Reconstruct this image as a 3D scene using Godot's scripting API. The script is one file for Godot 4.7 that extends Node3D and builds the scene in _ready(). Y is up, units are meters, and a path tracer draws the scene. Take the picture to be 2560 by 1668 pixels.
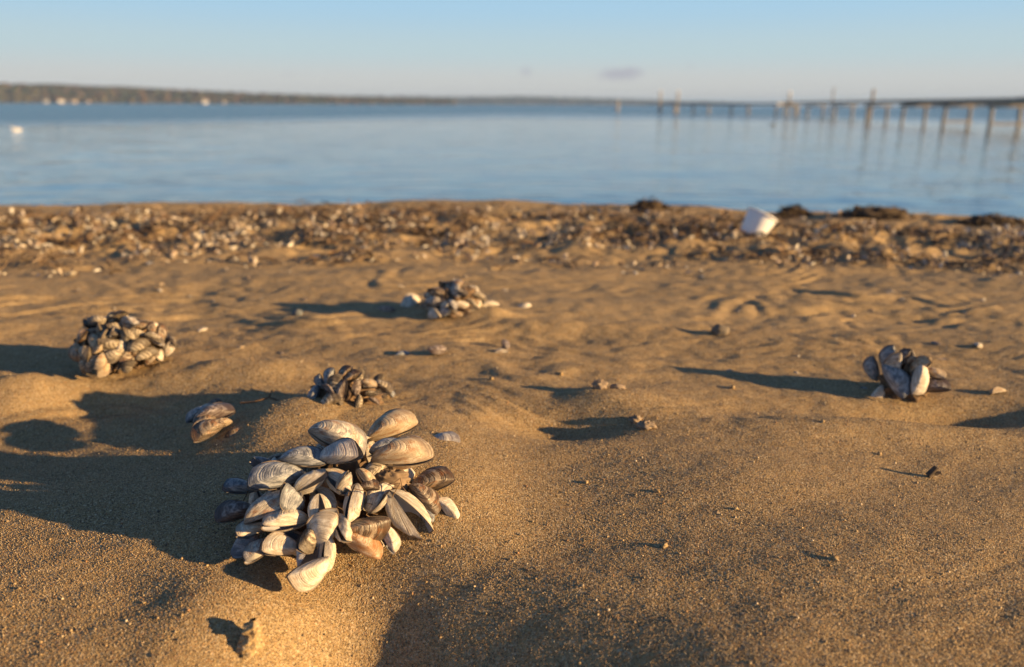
extends Node3D

# A lake beach in low sun: mussel clusters on drifted sand, a band of washed-up shells, water, a pier and a far shore.

var taken := {}
var hn := FastNoiseLite.new()
var hn2 := FastNoiseLite.new()
var wn := FastNoiseLite.new()
var valve_a: Array[Mesh] = []
var valve_b: Array[Mesh] = []
var plain_valve: Mesh
var tex_shell: Array[ImageTexture] = []
var shell_mats: Array[StandardMaterial3D] = []
var inner_mat: StandardMaterial3D
var rim_mat: StandardMaterial3D
var byssus_mat: StandardMaterial3D
var sand_lump_mat: StandardMaterial3D
var weed_mat: StandardMaterial3D
var sand_tex: ImageTexture
var sand_bump: ImageTexture

const WATER := -0.5
const SUN_TURN := 16.5
const SUN_HIGH := 11.2


func _ready() -> void:
	set_view()
	hn.seed = 11; hn.noise_type = FastNoiseLite.TYPE_SIMPLEX_SMOOTH; hn.frequency = 1.0; hn.fractal_octaves = 3
	hn2.seed = 29; hn2.noise_type = FastNoiseLite.TYPE_SIMPLEX_SMOOTH; hn2.frequency = 1.0; hn2.fractal_octaves = 2
	wn.seed = 5; wn.noise_type = FastNoiseLite.TYPE_SIMPLEX_SMOOTH; wn.frequency = 1.0; wn.fractal_octaves = 3
	materials()
	make_beach()
	make_water()
	make_far_shore()
	make_pier()
	make_clusters()
	make_loose()
	make_cup()
	make_wrack()
	make_birds()
	make_grains()


# ---------------------------------------------------------------- camera, sky, sun

func set_view() -> void:
	var cam := Camera3D.new()
	cam.name = "camera"
	add_child(cam)
	cam.position = Vector3(0, 0.27, 0)
	cam.rotation = Vector3(deg_to_rad(-16.53), 0, deg_to_rad(0.28))
	cam.fov = 46.8
	cam.near = 0.02
	cam.far = 12000.0
	var at := CameraAttributesPhysical.new()
	at.frustum_focal_length = 18.0
	at.frustum_focus_distance = 0.52
	at.exposure_aperture = 3.6
	at.frustum_near = 0.02
	at.frustum_far = 12000.0
	cam.attributes = at
	cam.fov = 46.8
	cam.current = true
	var env := Environment.new()
	env.background_mode = Environment.BG_SKY
	var sky := Sky.new()
	sky.sky_material = make_sky()
	env.sky = sky
	env.background_energy_multiplier = 0.474
	env.tonemap_mode = Environment.TONE_MAPPER_LINEAR
	env.tonemap_exposure = 2.35
	env.fog_enabled = true
	env.fog_density = 0.00018
	env.fog_light_color = Color(0.62, 0.78, 1.0)
	env.sdfgi_enabled = true
	env.ssao_enabled = true
	env.ssil_enabled = true
	var we := WorldEnvironment.new()
	we.name = "world"
	we.environment = env
	add_child(we)
	var sun := DirectionalLight3D.new()
	sun.name = "sun"
	add_child(sun)
	var to := Vector3(-cos(deg_to_rad(SUN_HIGH)) * cos(deg_to_rad(SUN_TURN)), -sin(deg_to_rad(SUN_HIGH)), -cos(deg_to_rad(SUN_HIGH)) * sin(deg_to_rad(SUN_TURN)))
	sun.look_at_from_position(Vector3.ZERO, to, Vector3.UP)
	sun.light_color = Color(1.0, 0.835, 0.59)
	sun.light_energy = 1.6
	sun.light_angular_distance = 0.6
	sun.shadow_enabled = true


func make_sky() -> PanoramaSkyMaterial:
	var w := 2048
	var h := 1024
	var im := Image.create(w, h, false, Image.FORMAT_RGBF)
	# clear evening air: cream at the horizon, then pale blue, deep blue overhead (linear values)
	var stops := [[0.0, Color(0.60, 0.56, 0.515)], [1.6, Color(0.575, 0.575, 0.55)], [3.6, Color(0.47, 0.59, 0.625)], [6.5, Color(0.365, 0.565, 0.72)], [10.0, Color(0.265, 0.455, 0.69)], [15.0, Color(0.165, 0.33, 0.58)], [24.0, Color(0.11, 0.22, 0.43)], [45.0, Color(0.045, 0.095, 0.21)], [90.0, Color(0.025, 0.055, 0.13)]]
	for y in h:
		var up := 90.0 - (y + 0.5) / h * 180.0
		var c: Color = stops[0][1]
		if up > 0.0:
			for k in stops.size() - 1:
				var a: float = stops[k][0]
				var b: float = stops[k + 1][0]
				if up >= a and up <= b:
					c = (stops[k][1] as Color).lerp(stops[k + 1][1], smoothstep(a, b, up) * 0.5 + (up - a) / (b - a) * 0.5)
		im.fill_rect(Rect2i(0, y, w, 1), c)
	var n := FastNoiseLite.new()
	n.seed = 3; n.frequency = 0.06; n.fractal_octaves = 4
	# small mauve clouds low over the far shore: azimuth, height, half width, half height, strength
	for cl in [[7.4, 2.1, 1.75, 0.45, 0.95], [8.3, 2.3, 1.0, 0.3, 0.6], [0.9, 2.25, 0.5, 0.35, 0.6], [12.2, 2.6, 0.35, 0.2, 0.25], [-15.5, 1.9, 0.6, 0.18, 0.2]]:
		for y in range(int((90.0 - cl[1] - cl[3] * 2.5) / 180.0 * h), int((90.0 - cl[1] + cl[3] * 2.5) / 180.0 * h) + 1):
			for x in range(int((cl[0] - cl[2] * 2.0) / 360.0 * w), int((cl[0] + cl[2] * 2.0) / 360.0 * w) + 1):
				var az := (float(x) + 0.5) / w * 360.0
				var up2 := 90.0 - (float(y) + 0.5) / h * 180.0
				var d: float = sqrt(pow((az - cl[0]) / cl[2], 2) + pow((up2 - cl[1]) / cl[3], 2)) + n.get_noise_2d(x * 4.0, y * 9.0) * 0.5
				var a2: float = cl[4] * (1.0 - smoothstep(0.35, 1.15, d))
				if a2 > 0.0:
					im.set_pixel(posmod(x, w), y, im.get_pixel(posmod(x, w), y).lerp(Color(0.43, 0.425, 0.465), a2))
	var m := PanoramaSkyMaterial.new()
	m.panorama = ImageTexture.create_from_image(im)
	return m


# ---------------------------------------------------------------- helpers

func numbered(called: String) -> String:
	if not taken.has(called):
		taken[called] = 0
		return called
	taken[called] += 1
	return "%s_%03d" % [called, taken[called]]


func tag(o: Node, label: String, category: String, group := "", kind := "") -> void:
	o.set_meta("label", label)
	if category: o.set_meta("category", category)
	if group: o.set_meta("group", group)
	if kind: o.set_meta("kind", kind)


func thing(called: String, at: Vector3, label: String, category: String, group := "") -> Node3D:
	var o := Node3D.new()
	o.name = numbered(called)
	add_child(o)
	o.position = at
	tag(o, label, category, group)
	return o


func mesh_node(called: String, mesh: Mesh, mat: Material, parent: Node) -> MeshInstance3D:
	var o := MeshInstance3D.new()
	o.name = called
	o.mesh = mesh
	if mat: o.material_override = mat
	parent.add_child(o, true)
	return o


func lone(called: String, mesh: Mesh, mat: Material, at: Vector3, label: String, category: String, group := "") -> MeshInstance3D:
	var o := MeshInstance3D.new()
	o.name = numbered(called)
	o.mesh = mesh
	if mat: o.material_override = mat
	add_child(o)
	o.position = at
	tag(o, label, category, group)
	return o


func structure(called: String, mesh: Mesh, mat: Material) -> MeshInstance3D:
	var o := MeshInstance3D.new()
	o.name = numbered(called)
	o.mesh = mesh
	if mat: o.material_override = mat
	add_child(o)
	o.set_meta("kind", "structure")
	return o


func lin(r: float, g: float, b: float) -> Color:
	return Color(r, g, b).linear_to_srgb()


func grid_mesh(pts: PackedVector3Array, cols: int, rows: int, uvs := PackedVector2Array(), colors := PackedColorArray()) -> ArrayMesh:
	# rows run away from the viewer, columns to +x; normals from neighbours
	var idx := PackedInt32Array()
	idx.resize((cols - 1) * (rows - 1) * 6)
	var k := 0
	for j in rows - 1:
		for i in cols - 1:
			var a := j * cols + i
			idx[k] = a; idx[k + 1] = a + cols; idx[k + 2] = a + 1
			idx[k + 3] = a + 1; idx[k + 4] = a + cols; idx[k + 5] = a + cols + 1
			k += 6
	var nor := PackedVector3Array()
	nor.resize(pts.size())
	for j in rows:
		for i in cols:
			var a := j * cols + i
			var dx := pts[a + (1 if i < cols - 1 else 0)] - pts[a - (1 if i > 0 else 0)]
			var dz := pts[a + (cols if j < rows - 1 else 0)] - pts[a - (cols if j > 0 else 0)]
			nor[a] = dx.cross(dz).normalized()
	var arr := []
	arr.resize(Mesh.ARRAY_MAX)
	arr[Mesh.ARRAY_VERTEX] = pts
	arr[Mesh.ARRAY_NORMAL] = nor
	if uvs.size(): arr[Mesh.ARRAY_TEX_UV] = uvs
	if colors.size(): arr[Mesh.ARRAY_COLOR] = colors
	arr[Mesh.ARRAY_INDEX] = idx
	var m := ArrayMesh.new()
	m.add_surface_from_arrays(Mesh.PRIMITIVE_TRIANGLES, arr)
	return m


func box(st: SurfaceTool, c: Vector3, s: Vector3, b := Basis.IDENTITY) -> void:
	var bm := BoxMesh.new()
	bm.size = s
	st.append_from(bm, 0, Transform3D(b, c))


func tube(st: SurfaceTool, a: Vector3, b: Vector3, ra: float, rb: float, sides := 10) -> void:
	var cy := CylinderMesh.new()
	cy.bottom_radius = ra; cy.top_radius = rb
	cy.height = a.distance_to(b)
	cy.radial_segments = sides; cy.rings = 1
	var y := (b - a).normalized()
	var x := y.cross(Vector3(0.31, 0.2, 0.93)).normalized()
	st.append_from(cy, 0, Transform3D(Basis(x, y, x.cross(y)), (a + b) / 2.0))


func started() -> SurfaceTool:
	var st := SurfaceTool.new()
	st.begin(Mesh.PRIMITIVE_TRIANGLES)
	return st


func blob(radii: Vector3, seed_: int, rough: float, freq: float, rings := 14, sides := 20, detail := 0.0) -> ArrayMesh:
	# a lumpy closed body
	var n := FastNoiseLite.new()
	n.seed = seed_; n.frequency = freq; n.fractal_octaves = 3
	var n3 := FastNoiseLite.new()
	n3.seed = seed_ + 9; n3.frequency = freq * 4.0; n3.fractal_octaves = 2
	var st := started()
	st.set_smooth_group(0)
	var p := []
	for j in rings + 1:
		for i in sides:
			var th := PI * j / rings
			var ph := TAU * i / sides
			var d := Vector3(sin(th) * cos(ph), cos(th), sin(th) * sin(ph))
			var r := 1.0 + rough * n.get_noise_3dv(d) + detail * n3.get_noise_3dv(d)
			p.append(d * r * radii)
	for j in rings:
		for i in sides:
			var a: Vector3 = p[j * sides + i]
			var b: Vector3 = p[j * sides + (i + 1) % sides]
			var c: Vector3 = p[(j + 1) * sides + i]
			var e: Vector3 = p[(j + 1) * sides + (i + 1) % sides]
			for v in [a, b, c, b, e, c]: st.add_vertex(v)
	st.index()
	st.generate_normals()
	return st.commit()


# ---------------------------------------------------------------- materials

func materials() -> void:
	# sand: every cell of the cellular noise is one grain with its own tone
	var cell := FastNoiseLite.new()
	cell.seed = 21; cell.noise_type = FastNoiseLite.TYPE_CELLULAR
	cell.cellular_return_type = FastNoiseLite.RETURN_CELL_VALUE
	cell.frequency = 0.28
	cell.fractal_type = FastNoiseLite.FRACTAL_NONE
	var src := cell.get_image(1024, 1024, false, false, false)
	var by := src.get_data()
	var pal := PackedByteArray()
	pal.resize(256 * 3)
	var rng := RandomNumberGenerator.new()
	rng.seed = 77
	for i in 256:
		var c := grain_colour(rng).linear_to_srgb()
		pal[i * 3] = int(c.r * 255); pal[i * 3 + 1] = int(c.g * 255); pal[i * 3 + 2] = int(c.b * 255)
	var px := PackedByteArray()
	px.resize(1024 * 1024 * 3)
	for i in 1024 * 1024:
		var v := by[i] * 3
		px[i * 3] = pal[v]; px[i * 3 + 1] = pal[v + 1]; px[i * 3 + 2] = pal[v + 2]
	sand_tex = ImageTexture.create_from_image(Image.create_from_data(1024, 1024, false, Image.FORMAT_RGB8, px))
	cell.cellular_return_type = FastNoiseLite.RETURN_DISTANCE
	sand_bump = ImageTexture.create_from_image(cell.get_image(1024, 1024, true, false, true))
	sand_lump_mat = sand_material(0.25)

	for k in 9:
		tex_shell.append(ImageTexture.create_from_image(shell_image(k)))
	var ridges := Image.create(64, 256, false, Image.FORMAT_L8)
	var rn := FastNoiseLite.new()
	rn.seed = 8; rn.frequency = 1.0; rn.fractal_octaves = 2
	for y in 256:
		for x in 64:
			var w := rn.get_noise_2d(x * 0.05, y * 0.012) * 5.0
			var g := rn.get_noise_2d(3.0, (y + w) * 0.16) * 0.5 + 0.5
			g = g * 0.7 + (rn.get_noise_2d(x * 0.5, y * 0.35) * 0.5 + 0.5) * 0.3
			ridges.set_pixel(x, y, Color(g, g, g))
	var ridge_tex := ImageTexture.create_from_image(ridges)
	for k in 9:
		var m := StandardMaterial3D.new()
		m.albedo_texture = tex_shell[k]
		m.roughness = [0.72, 0.5, 0.42, 0.8, 0.45, 0.5, 0.7, 0.55, 0.55][k]
		m.heightmap_enabled = true
		m.heightmap_texture = ridge_tex
		m.heightmap_scale = 0.06
		if k == 5:
			m.backlight = Color(0.5, 0.28, 0.12)
		shell_mats.append(m)
	inner_mat = StandardMaterial3D.new()
	inner_mat.albedo_color = lin(0.36, 0.35, 0.37)
	inner_mat.roughness = 0.35
	rim_mat = StandardMaterial3D.new()
	rim_mat.albedo_color = lin(0.17, 0.125, 0.09)
	rim_mat.roughness = 0.6
	byssus_mat = StandardMaterial3D.new()
	byssus_mat.albedo_texture = noise_tex(6, 0.05, [lin(0.09, 0.055, 0.03), lin(0.22, 0.14, 0.08)], 128)
	byssus_mat.uv1_triplanar = true
	byssus_mat.uv1_scale = Vector3(40, 40, 40)
	byssus_mat.roughness = 0.9
	weed_mat = StandardMaterial3D.new()
	weed_mat.vertex_color_use_as_albedo = true
	weed_mat.roughness = 0.75


func grain_colour(rng: RandomNumberGenerator) -> Color:
	# quartz sand: honey and tan grains, some pale, some rusty, some dark minerals
	var t := rng.randf()
	var k := rng.randf_range(0.75, 1.25)
	if t < 0.58: return Color(0.36, 0.245, 0.116) * k
	if t < 0.72: return Color(0.47, 0.35, 0.20) * k
	if t < 0.80: return Color(0.60, 0.48, 0.32) * k
	if t < 0.88: return Color(0.34, 0.18, 0.075) * k
	return Color(0.10, 0.075, 0.055) * k


func sand_material(bump: float) -> StandardMaterial3D:
	var m := StandardMaterial3D.new()
	m.albedo_texture = sand_tex
	m.uv1_triplanar = true
	m.uv1_world_triplanar = true
	m.uv1_scale = Vector3(4.6, 4.6, 4.6)
	m.roughness = 0.9
	m.metallic_specular = 0.35
	m.heightmap_enabled = true
	m.heightmap_texture = sand_bump
	m.heightmap_scale = bump * 0.1
	return m


func noise_tex(seed_: int, freq: float, ramp: Array, size := 128) -> ImageTexture:
	var n := FastNoiseLite.new()
	n.seed = seed_; n.frequency = freq; n.fractal_octaves = 4
	var im := n.get_seamless_image(size, size)
	var out := Image.create(size, size, false, Image.FORMAT_RGB8)
	for y in size:
		for x in size:
			out.set_pixel(x, y, (ramp[0] as Color).lerp(ramp[1], im.get_pixel(x, y).r))
	return ImageTexture.create_from_image(out)


func shell_image(k: int) -> Image:
	# across: round the rim; down: from the beak (0) to the rim (1). Growth rings, worn chalk, stains.
	var w := 192
	var h := 160
	var n := FastNoiseLite.new()
	n.seed = 100 + k * 7; n.frequency = 1.0; n.fractal_octaves = 3
	var base: Color = [Color(0.63, 0.56, 0.46), Color(0.33, 0.33, 0.335), Color(0.36, 0.275, 0.19), Color(0.50, 0.385, 0.25), Color(0.21, 0.165, 0.14), Color(0.40, 0.25, 0.14), Color(0.53, 0.465, 0.375), Color(0.55, 0.51, 0.46), Color(0.50, 0.41, 0.29)][k]
	var dark: Color = [Color(0.34, 0.27, 0.20), Color(0.08, 0.085, 0.10), Color(0.055, 0.035, 0.022), Color(0.27, 0.19, 0.12), Color(0.07, 0.045, 0.035), Color(0.24, 0.11, 0.04), Color(0.15, 0.135, 0.125), Color(0.25, 0.21, 0.20), Color(0.06, 0.042, 0.028)][k]
	var chalk: Color = [Color(0.76, 0.70, 0.60), Color(0.46, 0.46, 0.45), Color(0.55, 0.47, 0.36), Color(0.60, 0.50, 0.36), Color(0.45, 0.38, 0.34), Color(0.55, 0.44, 0.32), Color(0.64, 0.58, 0.49), Color(0.62, 0.58, 0.54), Color(0.64, 0.55, 0.42)][k]
	var rust := Color(0.30, 0.11, 0.025)
	var line_share: float = [0.45, 0.5, 0.95, 0.3, 0.7, 0.5, 0.5, 0.55, 0.6][k]
	var im := Image.create(w, h, false, Image.FORMAT_RGB8)
	for y in h:
		for x in w:
			var u := float(x) / w
			var s := float(y) / h
			var wob := n.get_noise_2d(u * 4.0, s * 2.0) * 0.05
			var ring := n.get_noise_2d(7.7, (s + wob) * 34.0)
			var band := n.get_noise_2d(31.0, (s + wob) * 9.0)
			var patch := n.get_noise_2d(u * 5.0 + 9.0, s * 4.0)
			var speck := n.get_noise_2d(u * 60.0, s * 40.0)
			var lines := smoothstep(-0.05, 0.3, ring) * 0.5 + smoothstep(0.05, 0.25, band) * 0.75
			var c := base.lerp(dark, clampf(lines * line_share, 0.0, 1.0))
			c = c.lerp(chalk, smoothstep(0.02, 0.3, patch + speck * 0.25) * (0.75 if k != 2 else 0.25))
			c = c.lerp(dark, smoothstep(0.2, 0.45, speck) * 0.7)
			var peel := n.get_noise_2d(u * 7.0 + 70.0, s * 7.0) + speck * 0.35
			c = c.lerp(dark * 1.3, smoothstep(0.16, 0.24, peel) * 0.75)
			if k == 3 or k == 6 or k == 5 or k == 2:
				var st := n.get_noise_2d(u * 5.0 + 40.0, s * 4.0 + 5.0) + speck * 0.5
				c = c.lerp(rust, smoothstep(0.18, 0.5, st) * 0.6)
			# the skin of the shell is left only along the youngest rings
			var skin: float = [0.90, 0.84, 0.80, 0.93, 0.82, 0.93, 0.86, 0.88, 0.68][k]
			c = c.lerp(dark, smoothstep(skin, skin + 0.10, s + n.get_noise_2d(u * 9.0, s * 5.0) * 0.09) * 0.8)
			im.set_pixel(x, y, c.linear_to_srgb())
	return im


# ---------------------------------------------------------------- sand

# bumps and hollows: x, z, half width in x, half width in z, height
const BUMPS := [
	[-0.127, -0.50, 0.105, 0.10, 0.016], [-0.055, -0.49, 0.06, 0.07, 0.011], [-0.07, -0.60, 0.07, 0.05, 0.010],
	[-0.085, -0.350, 0.036, 0.045, -0.012],
	[0.17, -0.40, 0.12, 0.10, 0.005],
	[-0.15, -0.37, 0.05, 0.03, 0.010],
	[-0.409, -0.715, 0.06, 0.025, -0.014], [-0.28, -0.765, 0.11, 0.026, 0.016], [-0.50, -0.735, 0.05, 0.03, 0.012], [-0.36, -0.80, 0.08, 0.03, 0.004],
	[0.42, -0.668, 0.13, 0.028, -0.019], [0.33, -0.628, 0.12, 0.024, 0.008], [0.57, -0.665, 0.12, 0.04, 0.015],
	[-0.205, -0.628, 0.06, 0.05, 0.019], [-0.62, -0.62, 0.27, 0.10, -0.052],
	[0.095, -0.668, 0.06, 0.028, 0.014], [0.045, -0.630, 0.055, 0.032, -0.015],
	[-0.03, -0.965, 0.035, 0.016, 0.012], [0.03, -0.93, 0.10, 0.02, 0.008], [0.14, -0.80, 0.12, 0.02, 0.006], [0.25, -0.76, 0.14, 0.02, 0.005],
	[-0.16, -0.645, 0.075, 0.04, 0.012], [-0.08, -1.0, 0.07, 0.04, 0.006],
]


func crest_z(x: float) -> float:
	# where the beach breaks off toward the water
	var c := -2.27 + 0.075 * x * x
	if x > 0.15: c += 0.27 * (x - 0.15) - 0.05 * (x - 0.15) * (x - 0.15)
	return maxf(c, -6.0) + hn2.get_noise_2d(x * 1.6, 4.0) * 0.03


func wrack_share(x: float, z: float) -> float:
	# 0 on clean sand, 1 in the thick of the washed-up band
	var near := -1.20 + hn2.get_noise_2d(x * 2.2, 9.0) * 0.14 + (0.06 * x if x > 0.0 else -0.03 * x)
	return smoothstep(near, near - 0.46, z) * (1.0 - smoothstep(crest_z(x) + 0.36, crest_z(x) + 0.10, z))


func sand_height(x: float, z: float) -> float:
	var h := 0.0
	if z < -0.15 and z > -1.2 and absf(x) < 0.9:
		for b in BUMPS:
			var dx: float = (x - b[0]) / b[2]
			var dz: float = (z - b[1]) / b[3]
			var q := dx * dx + dz * dz
			if q < 7.0: h += b[4] * exp(-q)
	if z > -0.62 and z < -0.1:
		# the near sand falls away along a slanting brink
		var d := (z + 0.44) * 0.79 - (x + 0.03) * 0.61
		h -= 0.042 * smoothstep(-0.01, 0.135, d) * smoothstep(-0.19, -0.05, x)
	var far := smoothstep(-0.55, -0.92, z)
	h += hn.get_noise_2d(x * 3.5, z * 6.0) * lerpf(0.0035, 0.005, far)
	# wind ripples and small drifts, longer across than deep
	h += hn.get_noise_2d(x * 1.3 + 20.0, z * 2.4) * 0.012
	var u := x * 3.6 + z * 2.0 + hn.get_noise_2d(x * 2.3, z * 2.3 + 8.0) * 1.3
	var v := z * 14.0 + hn2.get_noise_2d(x * 3.1 + 5.0, z * 3.1) * 1.6
	h += (absf(hn2.get_noise_2d(u, v)) - 0.25) * lerpf(0.0014, 0.0065, far) * clampf(0.6 + hn2.get_noise_2d(x * 2.1 + 7.0, z * 3.3) * 1.6, 0.1, 1.4)
	h += hn.get_noise_2d(x * 26.0 + 40.0, z * 40.0) * lerpf(0.0006, 0.0020, far)
	if z < -1.1:
		var w := wrack_share(x, z)
		h += w * (hn2.get_noise_2d(x * 5.0, z * 10.0) * 0.018 + hn.get_noise_2d(x * 18.0, z * 22.0) * 0.009)
	var c := crest_z(x)
	h -= 0.004 * smoothstep(c + 0.5, c + 0.05, z)
	if z < c:
		var d := c - z
		h -= d * 0.22 * smoothstep(0.0, 0.12, d)
	return maxf(h, -1.2)


func make_beach() -> void:
	var rows_z: Array[float] = [14.0, 6.0, 3.0, 1.6, 1.0, 0.6, 0.35, 0.15, 0.0, -0.1, -0.16, -0.2]
	var z := -0.2
	while z > -2.75:
		z -= lerpf(0.0026, 0.0075, smoothstep(-0.5, -1.6, z))
		rows_z.append(z)
	for q in [-2.9, -3.2, -3.7, -4.4, -5.5, -7.0]: rows_z.append(q)
	var us: Array[float] = []
	for q in [-60.0, -25.0, -10.0, -5.0, -3.0, -2.0, -1.5, -1.25]: us.append(q)
	var n := 420
	for i in n + 1: us.append(-1.1 + 2.2 * i / n)
	for q in [1.25, 1.5, 2.0, 3.0, 5.0, 10.0, 25.0, 60.0]: us.append(q)
	var cols := us.size()
	var pts := PackedVector3Array()
	pts.resize(cols * rows_z.size())
	var k := 0
	for zz in rows_z:
		var half := 0.16 + 0.70 * clampf(-zz, 0.1, 2.6)
		for u in us:
			var x: float = u * half
			pts[k] = Vector3(x, sand_height(x, zz), zz)
			k += 1
	structure("beach", grid_mesh(pts, cols, rows_z.size()), sand_material(0.6))


func make_grains() -> void:
	# loose grains lying on the near sand
	var rng := RandomNumberGenerator.new()
	rng.seed = 404
	var st := started()
	var o := [Vector3(1, 0.1, 0), Vector3(-0.9, 0, 0.2), Vector3(0, 0.85, 0.1), Vector3(0.1, -0.8, 0), Vector3(0.1, 0, 0.95), Vector3(-0.1, 0.1, -1)]
	for f in [[0, 2, 4], [4, 2, 1], [1, 2, 5], [5, 2, 0], [0, 4, 3], [4, 1, 3], [1, 5, 3], [5, 0, 3]]:
		for q in [0, 1, 2]: st.add_vertex(o[f[q]])
	st.generate_normals()
	var gm := st.commit()
	var m := StandardMaterial3D.new()
	m.vertex_color_use_as_albedo = true
	m.roughness = 0.45
	gm.surface_set_material(0, m)
	var count := 420000
	var mm := MultiMesh.new()
	mm.transform_format = MultiMesh.TRANSFORM_3D
	mm.use_colors = true
	mm.mesh = gm
	mm.instance_count = count
	var buf := PackedFloat32Array()
	buf.resize(count * 16)
	var bases: Array[Basis] = []
	for i in 64:
		bases.append(Basis.from_euler(Vector3(rng.randf() * TAU, rng.randf() * TAU, rng.randf() * TAU)) * Basis.from_scale(Vector3(rng.randf_range(0.7, 1.3), rng.randf_range(0.6, 1.0), rng.randf_range(0.7, 1.2))))
	var cols: Array[Color] = []
	for i in 256: cols.append(grain_colour(rng))
	var p := 0
	for i in count:
		var t := rng.randf()
		var z := -lerpf(0.24, 0.95, t * sqrt(t))
		var x := rng.randf_range(-1.0, 1.0) * (0.06 - 0.74 * z)
		var s := rng.randf_range(0.00024, 0.00046) if i % 220 else rng.randf_range(0.0006, 0.0012)
		var b := bases[i & 63]
		var c := cols[(i * 7 + (i >> 8)) & 255]
		buf[p] = b.x.x * s; buf[p + 1] = b.y.x * s; buf[p + 2] = b.z.x * s; buf[p + 3] = x
		buf[p + 4] = b.x.y * s; buf[p + 5] = b.y.y * s; buf[p + 6] = b.z.y * s; buf[p + 7] = sand_height(x, z) + s * 0.35
		buf[p + 8] = b.x.z * s; buf[p + 9] = b.y.z * s; buf[p + 10] = b.z.z * s; buf[p + 11] = z
		buf[p + 12] = c.r; buf[p + 13] = c.g; buf[p + 14] = c.b; buf[p + 15] = 1.0
		p += 16
	mm.buffer = buf
	var o2 := MultiMeshInstance3D.new()
	o2.name = "sand_grains"
	o2.multimesh = mm
	add_child(o2)
	tag(o2, "loose coarse grains of golden sand lying on the beach", "sand", "", "stuff")


# ---------------------------------------------------------------- water, far shore

func make_water() -> void:
	var n := FastNoiseLite.new()
	n.seed = 12; n.frequency = 0.02; n.fractal_octaves = 3
	var im := n.get_seamless_image(512, 512)
	im.convert(Image.FORMAT_RGBA8)
	im.bump_map_to_normal_map(6.0)
	var nt := ImageTexture.create_from_image(im)
	var mats: Array[StandardMaterial3D] = []
	for k in 3:
		var m := StandardMaterial3D.new()
		m.albedo_color = lin(0.014, 0.092, 0.165)
		m.roughness = [0.05, 0.12, 0.2][k]
		m.metallic_specular = 0.5
		m.normal_enabled = true
		m.normal_texture = nt
		m.normal_scale = [0.22, 0.9, 2.8][k]
		m.uv1_triplanar = true
		m.uv1_world_triplanar = true
		m.uv1_scale = [Vector3(0.07, 0.2, 0.26), Vector3(0.065, 0.15, 0.18), Vector3(0.06, 0.1, 0.12)][k]
		mats.append(m)
	var mesh := ArrayMesh.new()
	# calm water from the beach out to a slanting line, wind-ruffled water beyond it
	var zs: Array[float] = [-2.2]
	var t := -2.2
	while t > -40.0:
		t -= 0.10 + absf(t) * 0.012
		zs.append(t)
	for part in 3:
		var pts := PackedVector3Array()
		var rows := 0
		var xs: Array[float] = []
		for i in 121: xs.append(pow(absf(i - 60) / 60.0, 1.6) * 60.0 * signf(i - 60))
		for q in [90.0, 200.0, 600.0, 2000.0, 6000.0]:
			xs.append(q); xs.push_front(-q)
		if part == 0:
			rows = zs.size()
			for j in rows:
				for x in xs:
					var f := float(j) / (rows - 1)
					var z := lerpf(zs[j], edge_z(x) * (zs[j] + 2.2) / (zs[rows - 1] + 2.2), smoothstep(0.0, 1.0, f))
					var a := 0.010 * smoothstep(-2.0, -5.0, z) * (1.0 - smoothstep(0.8, 1.0, f))
					var y := (wn.get_noise_2d(x * 0.16 + z * 0.10, z * 0.55) * 1.0 + wn.get_noise_2d(x * 0.7 + 30.0, z * 1.6) * 0.12) * a
					pts.append(Vector3(x, WATER + y, z))
		elif part == 1:
			rows = 4
			for j in rows:
				for x in xs: pts.append(Vector3(x, WATER, lerpf(edge_z(x), edge_z(x) * 1.5, j / 3.0)))
		else:
			var fs: Array[float] = [0.0, 0.002, 0.006, 0.015, 0.04, 0.1, 0.25, 0.6, 1.0]
			rows = fs.size()
			for f in fs:
				for x in xs:
					pts.append(Vector3(x, WATER, lerpf(edge_z(x) * 1.5, -7000.0, f)))
		var g := grid_mesh(pts, xs.size(), rows)
		mesh.add_surface_from_arrays(Mesh.PRIMITIVE_TRIANGLES, g.surface_get_arrays(0))
		mesh.surface_set_material(part, mats[part])
	structure("water", mesh, null)


func edge_z(x: float) -> float:
	var e := -48.0
	if x < 0.0: e += minf(-x * 1.3, 26.0)
	else: e += minf(x * 0.3, 10.0)
	return e


func hill_mesh(a: Vector3, b: Vector3, tops: Array, deep: float, seed_: int) -> ArrayMesh:
	var n := FastNoiseLite.new()
	n.seed = seed_; n.frequency = 0.012; n.fractal_octaves = 3
	var cols := 90
	var rows := 10
	var pts := PackedVector3Array()
	for j in rows:
		for i in cols:
			var f := float(i) / (cols - 1)
			var p := a.lerp(b, f)
			var g := f * (tops.size() - 1)
			var t := lerpf(tops[int(g)], tops[mini(int(g) + 1, tops.size() - 1)], g - int(g))
			var s := float(j) / (rows - 1)
			var h := t * sin(minf(s * 1.25, 1.0) * PI / 2.0) * (1.0 + 0.25 * n.get_noise_2d(f * 400.0, s * 90.0))
			pts.append(Vector3(p.x, WATER - 0.5 + h, p.z - deep * s))
	return grid_mesh(pts, cols, rows)


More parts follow.
